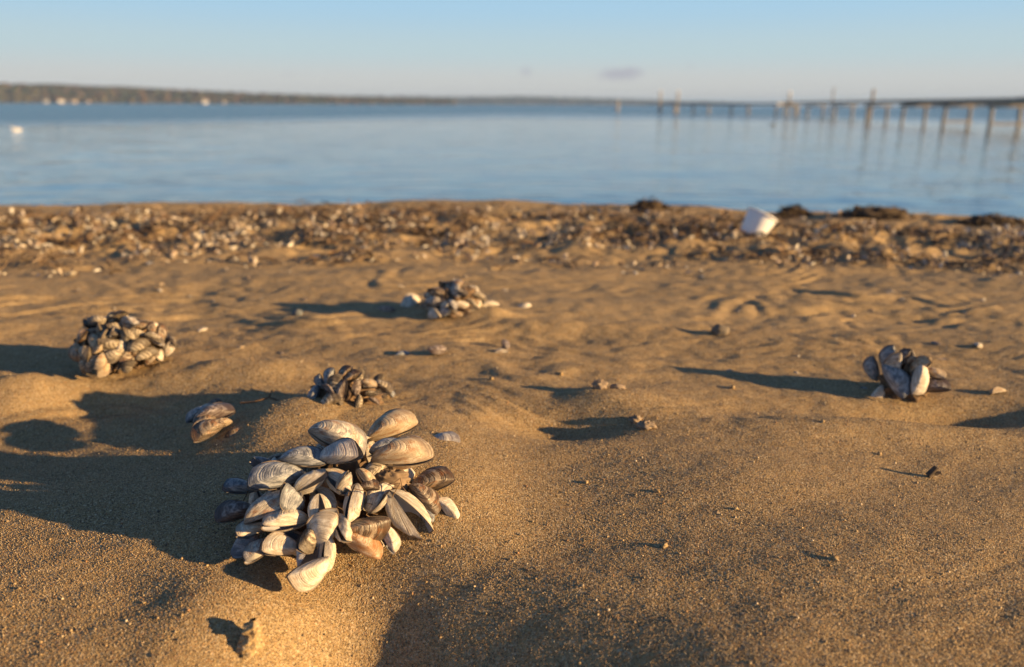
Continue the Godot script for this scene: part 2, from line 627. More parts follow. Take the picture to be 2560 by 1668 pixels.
func make_far_shore() -> void:
	var hm := StandardMaterial3D.new()
	hm.albedo_texture = noise_tex(14, 0.03, [lin(0.045, 0.05, 0.025), lin(0.13, 0.09, 0.045)], 256)
	hm.uv1_triplanar = true
	hm.uv1_world_triplanar = true
	hm.uv1_scale = Vector3(0.006, 0.006, 0.006)
	hm.roughness = 1.0
	# near headland, the farther shore beyond it, and a headland past the pier
	var spans := [
		[Vector3(-1150, 0, -820), Vector3(-120, 0, -1500), [30.0, 30.0, 28.0, 26.0, 21.0, 15.0, 10.0, 6.0], 160.0, 1],
		[Vector3(-900, 0, -2600), Vector3(900, 0, -3000), [24.0, 22.0, 26.0, 22.0, 27.0, 24.0, 18.0, 10.0, 4.0], 300.0, 2],
		[Vector3(700, 0, -1300), Vector3(1500, 0, -1250), [3.0, 14.0, 18.0, 20.0, 20.0], 160.0, 3],
	]
	for s in spans: structure("hill", hill_mesh(s[0], s[1], s[2], s[3], s[4]), hm)
	# the woods on them
	var tree := blob(Vector3(1, 1.1, 1), 17, 0.55, 1.4, 7, 9, 0.5)
	var tm := StandardMaterial3D.new()
	tm.vertex_color_use_as_albedo = true
	tm.roughness = 1.0
	tree.surface_set_material(0, tm)
	var rng := RandomNumberGenerator.new()
	rng.seed = 91
	var tones := [Color(0.04, 0.045, 0.025), Color(0.06, 0.055, 0.03), Color(0.085, 0.055, 0.028), Color(0.075, 0.065, 0.032), Color(0.06, 0.04, 0.022), Color(0.035, 0.045, 0.025)]
	var labels := ["autumn woods covering the headland across the lake", "hazy blue woods on the farthest shore", "dark woods on the headland beyond the pier"]
	for q in 3:
		var s: Array = spans[q]
		var n: int = [2600, 1500, 700][q]
		var mm := MultiMesh.new()
		mm.transform_format = MultiMesh.TRANSFORM_3D
		mm.use_colors = true
		mm.mesh = tree
		mm.instance_count = n
		for i in n:
			var f := rng.randf()
			var d := pow(rng.randf(), 0.8)
			var p: Vector3 = (s[0] as Vector3).lerp(s[1], f)
			var tops: Array = s[2]
			var g := f * (tops.size() - 1)
			var t := lerpf(tops[int(g)], tops[mini(int(g) + 1, tops.size() - 1)], g - int(g))
			var r: float = rng.randf_range(2.2, 4.6) * [1.0, 1.8, 1.3][q]
			var y := WATER + t * sin(minf(d * 1.25, 1.0) * PI / 2.0) * 0.85
			mm.set_instance_transform(i, Transform3D(Basis.from_euler(Vector3(0, rng.randf() * TAU, 0)) * Basis.from_scale(Vector3(r, r * rng.randf_range(0.8, 1.3), r)), Vector3(p.x + rng.randf_range(-8, 8), y, p.z - float(s[3]) * d)))
			mm.set_instance_color(i, tones[rng.randi() % tones.size()] * rng.randf_range(0.8, 1.3))
		var o := MultiMeshInstance3D.new()
		o.name = numbered("far_woods")
		o.multimesh = mm
		add_child(o)
		tag(o, labels[q], "woods", "", "stuff")
	# houses along the headland's waterline
	var hs := [[0.472, 5.5, 3.0, "white house with a grey gable roof among the headland trees, smallest of its row"], [0.488, 9.0, 3.8, "long white lakeside house with a brown roof among the headland trees"], [0.500, 7.0, 3.4, "cream house next to the long white lakeside house"], [0.5146, 5.0, 3.0, "tan cottage at the end of the row of lakeside houses"], [0.648, 8.0, 4.6, "tall white house standing alone at the foot of the autumn headland"], [0.670, 5.0, 3.0, "low pale boathouse beside the tall white house"]]
	for k in hs.size():
		var p := Vector3(-1150, WATER, -820).lerp(Vector3(-120, WATER, -1500), hs[k][0])
		var root := thing("house", p + Vector3(0, 0.3, -1.0), hs[k][3], "house", "houses on the far shore")
		root.rotation.y = deg_to_rad([12, 30, 5, -10, 20, 35][k])
		var w: float = hs[k][1]
		var t: float = hs[k][2]
		var wm := StandardMaterial3D.new()
		wm.albedo_color = [lin(0.5, 0.48, 0.45), lin(0.7, 0.67, 0.62), lin(0.5, 0.42, 0.32), lin(0.3, 0.24, 0.18), lin(0.72, 0.7, 0.67), lin(0.4, 0.37, 0.33)][k]
		var st := started()
		box(st, Vector3(0, t * 0.5, 0), Vector3(w, t, 7))
		mesh_node("wall", st.commit(), wm, root)
		var rm := StandardMaterial3D.new()
		rm.albedo_color = [lin(0.18, 0.18, 0.19), lin(0.2, 0.11, 0.07), lin(0.16, 0.12, 0.1), lin(0.12, 0.1, 0.09), lin(0.22, 0.12, 0.08), lin(0.2, 0.2, 0.2)][k]
		var pm := PrismMesh.new()
		pm.size = Vector3(8.4, t * 0.5, w + 0.9)
		var roof := mesh_node("roof", pm, rm, root)
		roof.position = Vector3(0, t * 1.25 + 0.02, 0)
		roof.rotation.y = PI / 2
		var gm := StandardMaterial3D.new()
		gm.albedo_color = lin(0.05, 0.06, 0.07)
		gm.roughness = 0.1
		for i in int(w / 3.0):
			st = started()
			box(st, Vector3(-w / 2.0 + 1.5 + i * 3.0, t * 0.55, 3.53), Vector3(1.2, 1.5, 0.1))
			mesh_node("window", st.commit(), gm, root)


# ---------------------------------------------------------------- pier

func make_pier() -> void:
	var wood := StandardMaterial3D.new()
	wood.albedo_texture = noise_tex(33, 0.02, [lin(0.19, 0.165, 0.14), lin(0.36, 0.31, 0.26)], 128)
	wood.uv1_triplanar = true
	wood.uv1_scale = Vector3(1.5, 0.4, 1.5)
	wood.roughness = 0.85
	var pale := StandardMaterial3D.new()
	pale.albedo_texture = noise_tex(34, 0.02, [lin(0.26, 0.23, 0.20), lin(0.44, 0.40, 0.35)], 128)
	pale.uv1_triplanar = true
	pale.uv1_scale = Vector3(1.5, 0.4, 1.5)
	pale.roughness = 0.85
	var white := StandardMaterial3D.new()
	white.albedo_color = lin(0.75, 0.73, 0.7)
	# the pier that leads out from the beach
	var line := [Vector3(17.62, 0, -22), Vector3(18.01, 0, -26), Vector3(18.78, 0, -30.5), Vector3(19.36, 0, -35), Vector3(19.74, 0, -39.5), Vector3(20.22, 0, -44.5), Vector3(20.80, 0, -50.5), Vector3(21.47, 0, -57), Vector3(22.15, 0, -64)]
	var root := thing("pier", Vector3(19.74, WATER, -40), "long wooden pier on paired piles running out over the lake", "pier")
	var deck_y := 0.95
	for i in line.size():
		var p: Vector3 = line[i] - Vector3(19.74, 0, 40) * Vector3(1, 0, -1)
		for s in [-1, 1]:
			var st := started()
			tube(st, p + Vector3(s * 0.58, -0.6, 0), p + Vector3(s * 0.53 + 0.03 * sin(i * 2.3), deck_y - 0.2, 0.05 * cos(i * 1.7)), 0.072, 0.068)
			mesh_node("pile", st.commit(), pale if (i == 2 or (i == 6 and s > 0) or i == 8) else wood, root)
		var cb := started()
		box(cb, p + Vector3(0, deck_y - 0.13, 0), Vector3(1.55, 0.10, 0.16))
		mesh_node("cross_beam", cb.commit(), wood, root)
		if i == 2 or i == 3:
			cb = started()
			box(cb, p + Vector3(0, 0.16, 0.13), Vector3(1.3, 0.09, 0.05))
			mesh_node("brace", cb.commit(), wood, root)
		if i > 0:
			var q: Vector3 = line[i - 1] - Vector3(19.74, 0, 40) * Vector3(1, 0, -1)
			var mid := (p + q) / 2.0
			var long := p.distance_to(q)
			var turn := Basis(Vector3.UP, atan2((q - p).x, (q - p).z))
			for s in [-1, 1]:
				cb = started()
				box(cb, mid + turn * Vector3(s * 0.72, deck_y + 0.05, 0), Vector3(0.06, 0.09, long), turn)
				mesh_node("stringer", cb.commit(), wood, root)
			var planks := int(long / 0.3)
			cb = started()
			for j in planks:
				box(cb, mid + turn * Vector3(0, deck_y + 0.12, -long / 2.0 + (j + 0.5) * long / planks), Vector3(1.6, 0.04, long / planks - 0.025), turn)
			var dk := mesh_node("deck", cb.commit(), pale, root)
			dk.set_meta("kind", "stuff")
	# lower dock beyond its end
	var dock := thing("dock", Vector3(18.9, WATER, -73), "low pale wooden dock slanting away from the end of the pier", "dock")
	var d0 := Vector3(3.1, 0, 8.2)
	var d1 := Vector3(-3.0, 0, -9.5)
	for i in 4:
		var p := d0.lerp(d1, i / 3.0)
		for s in [-1, 1]:
			var st := started()
			tube(st, p + Vector3(s * 0.7, -0.6, s * 0.2), p + Vector3(s * 0.7, 0.78, s * 0.2), 0.10, 0.09)
			mesh_node("pile", st.commit(), pale if i % 2 == 0 else wood, dock)
	var turn2 := Basis(Vector3.UP, atan2((d0 - d1).x, (d0 - d1).z))
	var ds := started()
	box(ds, Vector3(0.05, 0.92, -0.65), Vector3(1.7, 0.18, 18.8), turn2)
	mesh_node("deck", ds.commit(), pale, dock)
	# posts standing by themselves in the water
	for a in [[12.75, -98.0, 1.35, 0.17, "short pale mooring post standing alone in the water off the dock", true, false], [17.5, -96.0, 2.4, 0.13, "tall pale mooring post with a white cap beyond the dock's end", true, true], [16.95, -83.0, 2.15, 0.12, "pale mooring post with a white cap at the dock's outer end", true, true], [21.4, -62.5, 1.75, 0.10, "white-capped pale post where the dock meets the pier", true, true], [21.7, -54.8, 2.0, 0.05, "thin dark pole beside the far half of the pier", false, false], [22.05, -49.5, 1.8, 0.09, "stout dark pole rising above the middle of the pier", false, false]]:
		var pr := thing("mooring_post", Vector3(a[0], WATER, a[1]), a[4], "post", "posts in the water")
		var st := started()
		tube(st, Vector3(0, -0.6, 0), Vector3(0.02, a[2], 0), a[3], a[3] * 0.85)
		mesh_node("shaft", st.commit(), pale if a[5] else wood, pr)
		if a[6]:
			st = started()
			tube(st, Vector3(0.02, float(a[2]) - 0.05, 0), Vector3(0.02, float(a[2]) + 0.18, 0), float(a[3]) * 1.25, 0.02)
			mesh_node("cap", st.commit(), white, pr)


# ---------------------------------------------------------------- mussels

func valve(sgn: float, kind: int, detailed := true) -> ArrayMesh:
	# One half of a mussel shell, length 1 from beak (origin) along x; the rim lies in the xy plane, the valve bulges to sgn * z.
	# Every growth ring is the rim's outline made smaller about the beak and tilted up about the hinge.
	var ns := 14 if detailed else 5
	var nt := 30 if detailed else 12
	var wide: float = [0.61, 0.55, 0.64, 0.59, 0.54, 0.63][kind]
	var low: float = [0.13, 0.17, 0.14, 0.10, 0.15, 0.12][kind]
	var tilt: float = deg_to_rad([72.0, 62.0, 67.0, 78.0, 58.0, 70.0][kind])
	var n := FastNoiseLite.new()
	n.seed = 50 + kind; n.frequency = 1.3; n.fractal_octaves = 2
	var outer := []
	var inner := []
	for j in ns + 1:
		var s := lerpf(0.03, 1.0, pow(float(j) / ns, 0.85))
		for i in nt:
			var t := TAU * i / nt
			var x := (1.0 - cos(t)) / 2.0
			var y: float
			if t < PI: y = wide * 1.9 * pow(x, 0.80) * pow(1.0 - x, [0.58, 0.61, 0.56, 0.64, 0.6, 0.57][kind])
			else: y = -low * 2.0 * pow(x, 0.75) * pow(1.0 - x, 0.55)
			y += x * 0.04
			var th := tilt * 1.2 * pow(1.0 - s, 1.2) * (0.92 + 0.08 * cos(t))
			var r := s * (1.0 + 0.045 * n.get_noise_2d(s * 7.0, 2.0) + 0.03 * n.get_noise_3d(x * 2.0, y * 2.0, s * 3.0) + 0.012 * s * s * n.get_noise_2d(x * 8.0 + 3.0, y * 8.0))
			var q := Vector3(r * x * cos(th), r * y, r * x * sin(th))
			outer.append(Vector3(q.x, q.y, q.z * sgn))
			var c := Vector3(0.46, 0.10, 0.0)
			var qi := q.lerp(c, 0.055)
			qi.z = q.z * 0.9
			inner.append(Vector3(qi.x, qi.y, qi.z * sgn))
	var mesh := ArrayMesh.new()
	for part in 3:
		var st := started()
		st.set_smooth_group(0)
		for j in ns if part < 2 else 1:
			for i in nt:
				var i2 := (i + 1) % nt
				var quad: Array
				var uv := []
				if part < 2:
					var src: Array = outer if part == 0 else inner
					quad = [src[j * nt + i], src[j * nt + i2], src[(j + 1) * nt + i2], src[(j + 1) * nt + i]]
					for k in 4:
						var ii := i if k == 0 or k == 3 else i + 1
						var jj := j if k < 2 else j + 1
						uv.append(Vector2(float(ii) / nt, lerpf(0.03, 1.0, pow(float(jj) / ns, 0.85))))
				else:
					quad = [outer[ns * nt + i], outer[ns * nt + i2], inner[ns * nt + i2], inner[ns * nt + i]]
					uv = [Vector2.ZERO, Vector2.ZERO, Vector2.ZERO, Vector2.ZERO]
				var order := [0, 1, 2, 0, 2, 3] if (sgn > 0.0) != (part == 1) else [0, 2, 1, 0, 3, 2]
				for k in order:
					st.set_uv(uv[k])
					st.add_vertex(quad[k])
		st.index()
		st.generate_normals()
		st.commit(mesh)
	mesh.surface_set_material(1, inner_mat)
	mesh.surface_set_material(2, rim_mat)
	return mesh


func ready_valves() -> void:
	for k in 6:
		valve_a.append(valve(1.0, k))
		valve_b.append(valve(-1.0, k))
	plain_valve = valve(1.0, 0, false)


func set_valve(o: MeshInstance3D, tex: int) -> void:
	o.set_surface_override_material(0, shell_mats[tex])


func add_mussel(parent: Node, r: Array, k: int) -> void:
	# r: beak, axis to the far end, across the shell, length, gape in degrees, skin, single valve
	var x := Vector3(r[3], r[4], r[5]).normalized()
	var z := Vector3(r[6], r[7], r[8])
	z = (z - x * x.dot(z)).normalized()
	var y := z.cross(x)
	var long: float = r[9]
	var m := Node3D.new()
	m.name = "mussel"
	parent.add_child(m, true)
	m.transform = Transform3D(Basis(x * long, y * long, z * long), Vector3(r[0], r[1], r[2]))
	var hinge := Vector3(1, 0.5, 0).normalized()
	var kind := k % 6
	for s in [1, -1]:
		var want: int = int(r[13]) if r.size() > 13 else 1
		if int(r[12]) == 1 and s != want: continue
		var o := mesh_node("valve", valve_a[kind] if s > 0 else valve_b[kind], null, m)
		set_valve(o, r[11])
		o.basis = Basis(hinge, deg_to_rad(-s * float(r[10]) / 2.0))
		o.position = Vector3(0, 0, 0.004 * s)


func make_cluster(at: Vector3, rows: Array, label: String, core: Vector3, core_y: float, lift := 0.0) -> Node3D:
	var y := lift
	var root := thing("mussel_cluster", Vector3(at.x, y, at.z), label, "mussels", "clumps of mussel shells on the sand")
	for k in rows.size(): add_mussel(root, rows[k], k * 5 + k / 3 + rows.size())
	if core.length() > 0.0:
		var b := mesh_node("byssus", blob(core, 60 + rows.size(), 0.5, 1.6, 30, 44, 0.5), byssus_mat, root)
		b.position.y = core_y
	return root


func make_clusters() -> void:
	ready_valves()
	var main := make_cluster(MAIN_AT, MAIN, "large sprawling clump of chalky gaping mussels casting the broad shadow", Vector3(0.041, 0.031, 0.043), 0.0, -0.001)
	var crust := mesh_node("crust", blob(Vector3(0.013, 0.008, 0.010), 71, 0.3, 2.0, 24, 32, 0.22), noise_mat(58, lin(0.13, 0.085, 0.05), lin(0.30, 0.21, 0.13)), main)
	crust.position = Vector3(0.040, 0.030, 0.012)
	var rng := RandomNumberGenerator.new()
	rng.seed = 515
	for k in 40:
		var st := started()
		var a := rng.randf() * TAU
		var p := Vector3(cos(a) * 0.05, 0.03, sin(a) * 0.055) * Vector3(1, rng.randf_range(0.5, 1.5), 1) * rng.randf_range(0.8, 1.05)
		for q in 3:
			var p2 := p + Vector3(rng.randf_range(-1, 1), rng.randf_range(-1.2, 0.4), rng.randf_range(-1, 1)) * 0.007
			tube(st, p, p2, 0.00035, 0.0003, 5)
			p = p2
		mesh_node("byssus_thread", st.commit(), byssus_mat, main)
	make_cluster(LEFT_AT, LEFT, "tight rounded ball of cream and brown mussels behind the sand ridge", Vector3(0.029, 0.024, 0.026), 0.022, -0.003)
	make_cluster(THREE_AT, THREE, "clump of white and slate mussels nearest to the shell litter band", Vector3(0.030, 0.026, 0.026), 0.004, 0.006)
	make_cluster(RIGHT_AT, RIGHT, "upright clump of few long slate mussels with dark ragged top in a hollow", Vector3(0.020, 0.026, 0.018), 0.004, -0.004)
	make_cluster(FIVE_AT, FIVE, "small dark ragged mussel clump just behind the large sprawling clump", Vector3(0.026, 0.018, 0.022), 0.0, 0.008)
	make_cluster(SIX_AT, SIX, "half-buried little heap of brown banded mussels on a sand rise", Vector3.ZERO, 0.0, -0.009)


func loose_valve(at: Vector2, long: float, turn: float, tip: Vector3, tex: int, label: String, both := false, sink := 0.0, group := "") -> void:
	# a shell lying on the sand, bulge up; tip tilts it
	var root := thing("mussel_shell", Vector3(at.x, sand_height(at.x, at.y) - sink, at.y), label, "shell", group)
	root.basis = Basis(Vector3.UP, deg_to_rad(turn)) * Basis.from_euler(Vector3(deg_to_rad(tip.x), deg_to_rad(tip.y), deg_to_rad(tip.z)))
	for s in [1, -1]:
		if s < 0 and not both: continue
		var o := mesh_node("valve", valve_a[tex % 6] if s > 0 else valve_b[tex % 6], null, root)
		set_valve(o, tex)
		# local z of the valve points up
		o.basis = Basis(Vector3(1, 0, 0), -PI / 2) * Basis.from_scale(Vector3.ONE * long)
		o.position = Vector3(-long * 0.5, 0.0 if not both else long * 0.22, long * 0.1)


func make_loose() -> void:
	loose_valve(Vector2(-0.119, -0.803), 0.020, 20, Vector3(30, 0, -10), 1, "grey broken mussel valve beside the pinkish one, mid-beach")
	loose_valve(Vector2(-0.083, -0.799), 0.024, 200, Vector3(-25, 0, 12), 4, "pinkish mussel shell tilted in a scoop of sand", true)
	loose_valve(Vector2(-0.010, -0.848), 0.021, 110, Vector3(35, 0, 30), 4, "upright violet mussel shell trailing a thin shadow", true)
	loose_valve(Vector2(-0.012, -0.812), 0.016, 10, Vector3(10, 0, 0), 6, "flat grey shell flake in front of the upright violet shell")
	loose_valve(Vector2(0.017, -1.009), 0.020, 190, Vector3(-30, 0, 0), 0, "white wedge-shaped valve beside the white and slate clump")
	loose_valve(Vector2(-0.389, -0.928), 0.014, 40, Vector3(25, 0, 20), 0, "small pale valve standing behind the rounded mussel ball")
	loose_valve(Vector2(-0.259, -0.825), 0.008, 70, Vector3(20, 0, 0), 4, "tiny brown shell chip casting a long thin shadow")
	loose_valve(Vector2(0.478, -0.709), 0.022, 20, Vector3(-35, 0, 0), 3, "yellowish broken valve beside the upright slate clump")
	loose_valve(Vector2(0.140, -0.462), 0.012, 60, Vector3(60, 0, 0), 3, "thin curved shell edge poking from smooth sand", false, 0.003)
	loose_valve(Vector2(0.545, -0.860), 0.020, 30, Vector3(20, 0, -25), 0, "pinkish white valve standing on a small sand drift")
	loose_valve(Vector2(0.502, -0.872), 0.014, 120, Vector3(0, 0, 10), 4, "dark brown valve beside the pinkish white one")
	loose_valve(Vector2(-0.054, -0.568), 0.032, -20, Vector3(40, 0, 12), 7, "pale curved valve mostly buried behind the large clump", false, 0.004)
	loose_valve(Vector2(-0.146, -1.040), 0.036, 80, Vector3(65, 0, 40), 0, "pale upright shell beside the white and slate clump", true)
	loose_valve(Vector2(-0.170, -1.006), 0.028, 160, Vector3(-50, 0, 0), 4, "pinkish slanting valve in front of the pale upright shell")
	loose_valve(Vector2(-0.029, -1.012), 0.026, 15, Vector3(15, 0, 0), 0, "flat white valve touching the sand drift by the white and slate clump")
	# a clod of sand and other small things
	var o := lone("sand_clod", clod_mesh(), sand_lump_mat, Vector3(-0.139, sand_height(-0.139, -0.346) + 0.0005, -0.346), "crumbly upright clod of golden sand with a pointed shadow", "clod")
	o.rotation.y = 0.6
	o.scale = Vector3.ONE * 0.88
	lone("pebble", blob(Vector3(0.011, 0.007, 0.008), 5, 0.4, 1.3), noise_mat(44, lin(0.10, 0.085, 0.07), lin(0.22, 0.17, 0.12)), Vector3(0.255, sand_height(0.255, -0.907) + 0.003, -0.907), "rounded brown pebble with a long thin shadow", "pebble")
	lone("pebble", blob(Vector3(0.007, 0.006, 0.006), 6, 0.3, 1.3), noise_mat(45, lin(0.08, 0.09, 0.10), lin(0.16, 0.17, 0.18)), Vector3(-0.290, sand_height(-0.290, -1.007) + 0.002, -1.007), "small slate grey pebble between the mussel clumps", "pebble")
	var cm := noise_mat(46, lin(0.16, 0.11, 0.075), lin(0.38, 0.30, 0.22))
	lone("crust_fragment", blob(Vector3(0.007, 0.005, 0.005), 12, 0.5, 1.6, 18, 26, 0.3), cm, Vector3(0.083, sand_height(0.083, -0.682) + 0.003, -0.682), "knobbly pale crust fragment at the head of a sand ridge", "fragment")
	lone("crust_fragment", blob(Vector3(0.007, 0.0025, 0.004), 14, 0.5, 1.6, 18, 26, 0.3), cm, Vector3(0.100, sand_height(0.100, -0.684) + 0.002, -0.684), "flat crust flake lying along a sand ridge", "fragment")
	lone("crust_fragment", blob(Vector3(0.0075, 0.004, 0.005), 15, 0.6, 1.8, 18, 26, 0.4), cm, Vector3(0.116, sand_height(0.116, -0.615) + 0.002, -0.615), "pitted pinkish crust fragment in a shaded scoop", "fragment")
	lone("crust_fragment", blob(Vector3(0.005, 0.004, 0.004), 16, 0.9, 1.8, 12, 16, 0.6), cm, Vector3(0.110, sand_height(0.110, -0.632) + 0.001, -0.632), "crumb of orange crust just behind the pitted fragment", "fragment")
	var st := started()
	tube(st, Vector3(-0.003, 0.001, 0), Vector3(0.002, 0.0085, 0.001), 0.0026, 0.0020, 7)
	tube(st, Vector3(0.001, 0.003, 0.001), Vector3(0.005, 0.0045, 0.003), 0.0018, 0.0010, 6)
	var stub := lone("twig_stub", st.commit(), noise_mat(47, lin(0.05, 0.035, 0.025), lin(0.12, 0.08, 0.05)), Vector3(0.323, sand_height(0.323, -0.537), -0.537), "short dark twig stub on smooth open sand", "twig")
	stub.rotation.y = 0.15
	st = started()
	var pts := [Vector3(-0.022, 0.002, 0.0), Vector3(-0.008, 0.004, 0.002), Vector3(0.004, 0.007, -0.001), Vector3(0.02, 0.003, 0.002)]
	for i in 3: tube(st, pts[i], pts[i + 1], 0.0011, 0.0009, 6)
	tube(st, pts[2], pts[2] + Vector3(0.003, 0.007, -0.002), 0.0009, 0.0005, 6)
	lone("twig", st.commit(), noise_mat(48, lin(0.10, 0.055, 0.03), lin(0.2, 0.12, 0.06)), Vector3(-0.225, sand_height(-0.225, -0.655), -0.655), "thin brown twig by the half-buried heap of mussels", "twig")
	# crumbs and chips scattered on the open sand
	var rng := RandomNumberGenerator.new()
	rng.seed = 62
	for p in [[0.103, -0.491, 0.0022], [0.096, -0.424, 0.0026], [0.193, -0.403, 0.0026], [0.152, -0.466, 0.0018], [0.27, -0.62, 0.002], [0.055, -0.51, 0.002], [0.30, -0.575, 0.0022], [0.05, -0.74, 0.003], [0.22, -0.72, 0.003], [-0.02, -0.72, 0.0025]]:
		var c := lone("sand_crumb", blob(Vector3(p[2], float(p[2]) * 0.6, float(p[2]) * 0.7), rng.randi() % 999, 0.7, 1.6, 8, 12, 0.4), sand_lump_mat, Vector3(p[0], sand_height(p[0], p[1]) + float(p[2]) * 0.3, p[1]), "small dark crumb of caked sand on the smooth open beach", "crumb", "crumbs of sand on the open beach")
		c.rotation.y = rng.randf() * TAU
	for i in 46:
		var z := -lerpf(0.74, 1.30, pow(rng.randf(), 0.7))
		var x := rng.randf_range(-0.68, 0.68) * -z
		if Vector2(x - LEFT_AT.x, z - LEFT_AT.z).length() < 0.09 or Vector2(x - RIGHT_AT.x, z - RIGHT_AT.z).length() < 0.09 or Vector2(x - THREE_AT.x, z - THREE_AT.z).length() < 0.09: continue
		var skin: int = [0, 0, 3, 4, 6, 2][rng.randi() % 6]
		loose_valve(Vector2(x, z), rng.randf_range(0.006, 0.014), rng.randf() * 360.0, Vector3(rng.randf_range(-35, 35), 0, rng.randf_range(-20, 20)), skin, "small %s mussel shell chip scattered on the rippled sand before the litter band" % {0: "cream", 3: "tan", 4: "brown", 6: "grey", 2: "dark banded"}[skin], false, 0.001, "shell chips on the rippled sand")


func noise_mat(seed_: int, a: Color, b: Color) -> StandardMaterial3D:
	var m := StandardMaterial3D.new()
	m.albedo_texture = noise_tex(seed_, 0.06, [a, b], 64)
	m.uv1_triplanar = true
	m.uv1_scale = Vector3(60, 60, 60)
	m.roughness = 0.85
	return m


func clod_mesh() -> ArrayMesh:
	# a clod: broad crumbly foot, narrow leaning head
	var n := FastNoiseLite.new()
	n.seed = 88; n.frequency = 210.0; n.fractal_octaves = 3
	var st := started()
	st.set_smooth_group(0)
	var rings := 26
	var sides := 34
	var p := []
	for j in rings + 1:
		for i in sides:
			var f := float(j) / rings
			var ph := TAU * i / sides
			var prof := lerpf(0.0085, 0.0052, f) * (1.0 - 0.28 * exp(-pow((f - 0.52) / 0.13, 2)))
			prof *= sqrt(clampf(1.0 - pow(maxf(f - 0.72, 0.0) / 0.28, 2), 0.0, 1.0))
			var q := Vector3(cos(ph) * prof * 0.9 + f * 0.004, f * 0.0195 - 0.001, sin(ph) * prof * 0.75)
			var d := n.get_noise_3dv(q) * 0.0032
			p.append(q + Vector3(cos(ph), 0.3 * n.get_noise_3dv(q * 1.7 + Vector3.ONE), sin(ph)) * d)
	for j in rings:
		for i in sides:
			var a: Vector3 = p[j * sides + i]
			var b: Vector3 = p[j * sides + (i + 1) % sides]
			var c: Vector3 = p[(j + 1) * sides + i]
			var e: Vector3 = p[(j + 1) * sides + (i + 1) % sides]
			for v in [a, c, b, b, c, e]: st.add_vertex(v)
	st.index()
	st.generate_normals()
	return st.commit()


# ---------------------------------------------------------------- the white cup

func make_cup() -> void:
	var at := Vector3(0.497, sand_height(0.497, -1.60), -1.60)
	var root := thing("plastic_cup", at, "white plastic cup standing tilted in the shell litter", "cup")
	var m := StandardMaterial3D.new()
	m.albedo_color = lin(0.80, 0.79, 0.80)
	m.roughness = 0.45
	m.backlight = Color(0.25, 0.25, 0.25)
	# mouth up, leaning over: profile from the foot to the rolled lip, outside then inside
	var prof := [Vector2(0.0, 0.002), Vector2(0.023, 0.0), Vector2(0.0255, 0.001), Vector2(0.0268, 0.004), Vector2(0.0335, 0.050), Vector2(0.0362, 0.0513), Vector2(0.0368, 0.0533), Vector2(0.0355, 0.0548), Vector2(0.0327, 0.0535), Vector2(0.0260, 0.006), Vector2(0.0, 0.004)]
	var sides := 40
	for part in 2:
		var st := started()
		st.set_smooth_group(0)
		var span := [0, 4] if part == 0 else [4, 10]
		if part == 0:
			span = [0, 4]
		for j in range(span[0], span[1]):
			for i in sides:
				var a := TAU * i / sides
				var b := TAU * (i + 1) / sides
				var p0: Vector2 = prof[j]
				var p1: Vector2 = prof[j + 1]
				var v := [Vector3(cos(a) * p0.x, p0.y, sin(a) * p0.x), Vector3(cos(b) * p0.x, p0.y, sin(b) * p0.x), Vector3(cos(b) * p1.x, p1.y, sin(b) * p1.x), Vector3(cos(a) * p1.x, p1.y, sin(a) * p1.x)]
				for k in [0, 2, 1, 0, 3, 2]: st.add_vertex(v[k])
		st.index()
		st.generate_normals()
		mesh_node(["body", "lip"][part], st.commit(), m, root)
	root.rotation = Vector3(deg_to_rad(-10), 0.0, deg_to_rad(-27))
	root.scale = Vector3.ONE * 0.93
	root.position.y += 0.003


# ---------------------------------------------------------------- the washed-up band

